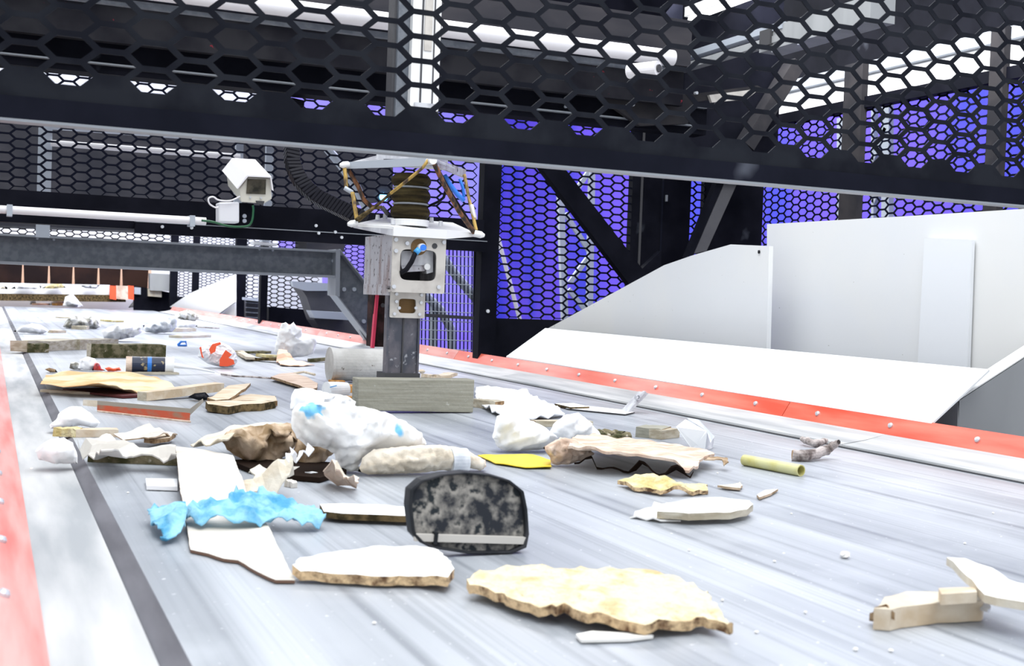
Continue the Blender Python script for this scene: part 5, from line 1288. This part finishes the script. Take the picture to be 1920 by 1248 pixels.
# foils by the paper bag
for k, (ol, l, m_) in enumerate((([(130, 690), (132, 680), (142, 678), (156, 682), (160, 690), (150, 694), (138, 694)], 'purple and grey foil scrap behind the orange-yellow bag', 'filmdirty'),
                  ([(146, 690), (150, 674), (164, 668), (178, 672), (184, 684), (176, 694), (158, 695)], 'white crumpled wrapper behind the orange-yellow bag', 'film'),
                  ([(172, 694), (180, 678), (186, 680), (190, 690), (198, 696)], 'dark red foil standing behind the orange-yellow bag', 'redfoil'),
                  ([(196, 690), (204, 687), (212, 690), (224, 688), (228, 694), (214, 697), (202, 697)], 'bright red foil piece left of the sealant cartridge', 'redprint'),
                  ([(84, 692), (92, 689), (104, 692), (108, 698), (94, 699)], 'small brown scrap at the upper left corner of the orange-yellow bag', 'woodend'))):
    BL('foil_scrap', l, 'scrap', ol, .03, M[m_], step=.02, crump=.7, seed=70 + k)
# far rows
far = [([(118, 612), (126, 598), (140, 592), (158, 594), (172, 592), (182, 600), (190, 612), (180, 617), (150, 614), (124, 617)], 'dirty grey crumpled bag, upper left of the belt', 'filmdirty', .10),
       ([(25, 621), (40, 612), (60, 606), (78, 610), (92, 620), (80, 627), (50, 624)], 'small white crumpled sheet by the left edge seal', 'film', .08),
       ([(190, 622), (205, 612), (230, 606), (262, 608), (268, 622), (250, 632), (215, 640), (195, 634)], 'long white crumpled film between the split timber and the grey film', 'film', .10),
       ([(268, 610), (290, 604), (315, 594), (332, 590), (332, 612), (322, 622), (290, 626), (272, 622)], 'large translucent grey film piece, upper middle left', 'filmgrey', .10),
       ([(330, 596), (338, 584), (352, 580), (366, 586), (374, 596), (366, 602), (345, 600)], 'mottled dirty bag near the far right orange strip', 'filmdirty', .10),
       ([(330, 606), (345, 600), (366, 602), (370, 612), (350, 618), (332, 616)], 'white bag in front of the mottled dirty bag', 'film', .08)]
for k, (ol, l, m_, d_) in enumerate(far):
    BL('crumpled_bag', l, 'plastic bag', ol, d_, M[m_], step=.035, jag=.004, crump=.7, cf=9, seed=80 + k)
for k, (a, b, w_, h_, m_, l) in enumerate((((134, 617), (162, 618), .08, .03, 'timber', 'small plank under the dirty grey bag'), ((98, 624), (124, 624), .06, .02, 'wood', 'tan chip right of the small white sheet'),
                     ((104, 596), (134, 597), .1, .015, 'timber', 'thin lath left of the dirty grey bag'), ((330, 622), (368, 621), .08, .03, 'cardpale', 'yellowish wood piece below the white bag by the orange strip'),
                     ((342, 634), (396, 632), .12, .02, 'cardpale', 'pale flat lath beside the yellowish wood piece'), ((188, 602), (212, 604), .12, .02, 'insul', 'tiny yellowish chip behind the long white film'),
                     ((370, 614), (405, 616), .05, .01, 'bark', 'thin twig near the far right orange strip'))):
    stick('wood_piece', l, 'wood piece', a, b, w_, h_, M[m_], rough=.002)
SH('clip', 'black pointed clip standing behind the mossy timber', 'clip', [(212, 621, .03), (215, 613, .05), (219, 621, .03)], .02, [M['blackplastic'], M['blackplastic']], step=.03)
SH('clip', 'second black clip, just right of the pointed one', 'clip', [(224, 620, .03), (231, 616, .04), (233, 621, .03)], .02, [M['blackplastic'], M['blackplastic']], step=.03)
t = thing('blue_clip', 'small bright blue plastic loop on the belt, centre left', 'clip', G(341, 648))
Yw = G(341, 649).y
MB().tube([PY(333, 647, Yw), PY(340, 640, Yw), PY(348, 640, Yw), PY(350, 647, Yw), PY(333, 647.3, Yw)], .0075, 8).build('loop', M['bluepl'], t)
rows = [((0, 566), (58, 567), .2, .05, 'wood', 'pale planks at the extreme left far end'), ((68, 566), (100, 568), .2, .04, 'cardpale', 'cream plank beside the far grey wheel'), ((70, 572), (92, 572), .1, .03, 'peach', 'small orange strip at the far end'),
        ((108, 573), (124, 573), .1, .04, 'orangewood', 'second small orange strip at the far end'), ((190, 568), (245, 570), .3, .03, 'timber', 'flat light plank at the far middle')]
for a, b, w_, h_, m_, l in rows: stick('far_plank', l, 'plank', a, b, w_, h_, M[m_], rough=.004)
farb = [([(90, 572), (100, 555), (112, 552), (128, 562), (134, 572)], 'white and blue heap at the far left end', 'film'), ([(118, 572), (122, 556), (136, 550), (146, 562), (156, 574), (135, 577)], 'white bag pile left of the brown leaf at the far end', 'film'),
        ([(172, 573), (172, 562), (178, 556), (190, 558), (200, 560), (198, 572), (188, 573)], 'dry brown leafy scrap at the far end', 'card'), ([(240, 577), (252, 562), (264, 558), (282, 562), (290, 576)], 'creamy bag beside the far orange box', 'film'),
        ([(56, 571), (58, 562), (66, 562), (68, 571)], 'small grey wheel at the far left end', 'greypanel')]
for k, (ol, l, m_) in enumerate(farb):
    BL('far_scrap', l, 'scrap', ol, .16, M[m_], step=.07, jag=.006, crump=.5, cf=6, seed=90 + k)
t = thing('orange_box', 'small orange box against the far end of the right orange strip', 'box', G(298, 578))
YP([(280, 563), (303, 564), (302, 578), (280, 577)], G(298, 578).y, .2).build('box_front', M['peach'], t)
YP([(303, 565), (314, 567), (313, 578), (302, 578)], G(298, 578).y - .01, .2).build('box_end', M['redprint'], t)
# rubbish on the raised feeder
for k, (ol, l, m_) in enumerate((([(0, 541), (4, 534), (14, 538), (14, 542)], 'pale lump at the extreme left of the raised feeder', 'cardpale'), ([(20, 541), (40, 530), (60, 532), (78, 536), (76, 542)], 'white paper heap on the raised feeder', 'film'),
                  ([(78, 540), (96, 532), (116, 532), (124, 539), (100, 541)], 'greenish mixed scrap on the raised feeder', 'insul'), ([(150, 535), (188, 534), (180, 541), (160, 540)], 'grey curved scrap on the raised feeder', 'filmgrey'))):
    BL('feeder_scrap', l, 'scrap', ol, .1, M[m_], step=.07, crump=.4, cf=6, seed=110 + k, Yp=20.05)

# ------------------------------------------------------------------ groups of look-alike things
_kinds = {}
for _o in list(COL.objects):
    if _o.parent is None and 'label' in _o.keys(): _kinds.setdefault(_o.name.split('.')[0], []).append(_o)
_groups = {'guard_strip': 'orange guard strips along the belt', 'rubber_skirt': 'rubber skirts along the belt', 'mesh_guard': 'hexagon mesh guards', 'far_post': 'far black posts',
           'white_bag': 'white bags on the belt', 'wood_offcut': 'wood offcuts on the belt', 'wood_piece': 'small wood pieces on the far belt', 'far_plank': 'planks at the far end', 'far_scrap': 'scraps at the far end',
           'foil_scrap': 'scraps behind the paper bag', 'feeder_scrap': 'scraps on the raised feeder', 'bark_stick': 'sticks of the bark pile', 'crumpled_bag': 'crumpled bags on the far belt',
           'foam_slab': 'foam slabs in the foreground', 'wood_batten': 'pale battens on the belt', 'wood_splinter': 'splinters in the paper heap', 'orange_wood': 'orange wood bits by the gripped block',
           'wood_chip': 'wood chips on the belt', 'brown_paper': 'brown papers of the central heap', 'diagonal_brace': 'diagonal braces of the cell', 'end_strip': 'red and pink strips at the far end'}
for _k, _g in _groups.items():
    if len(_kinds.get(_k, [])) > 1:
        for _o in _kinds[_k]:
            if 'group' not in _o.keys(): _o['group'] = _g
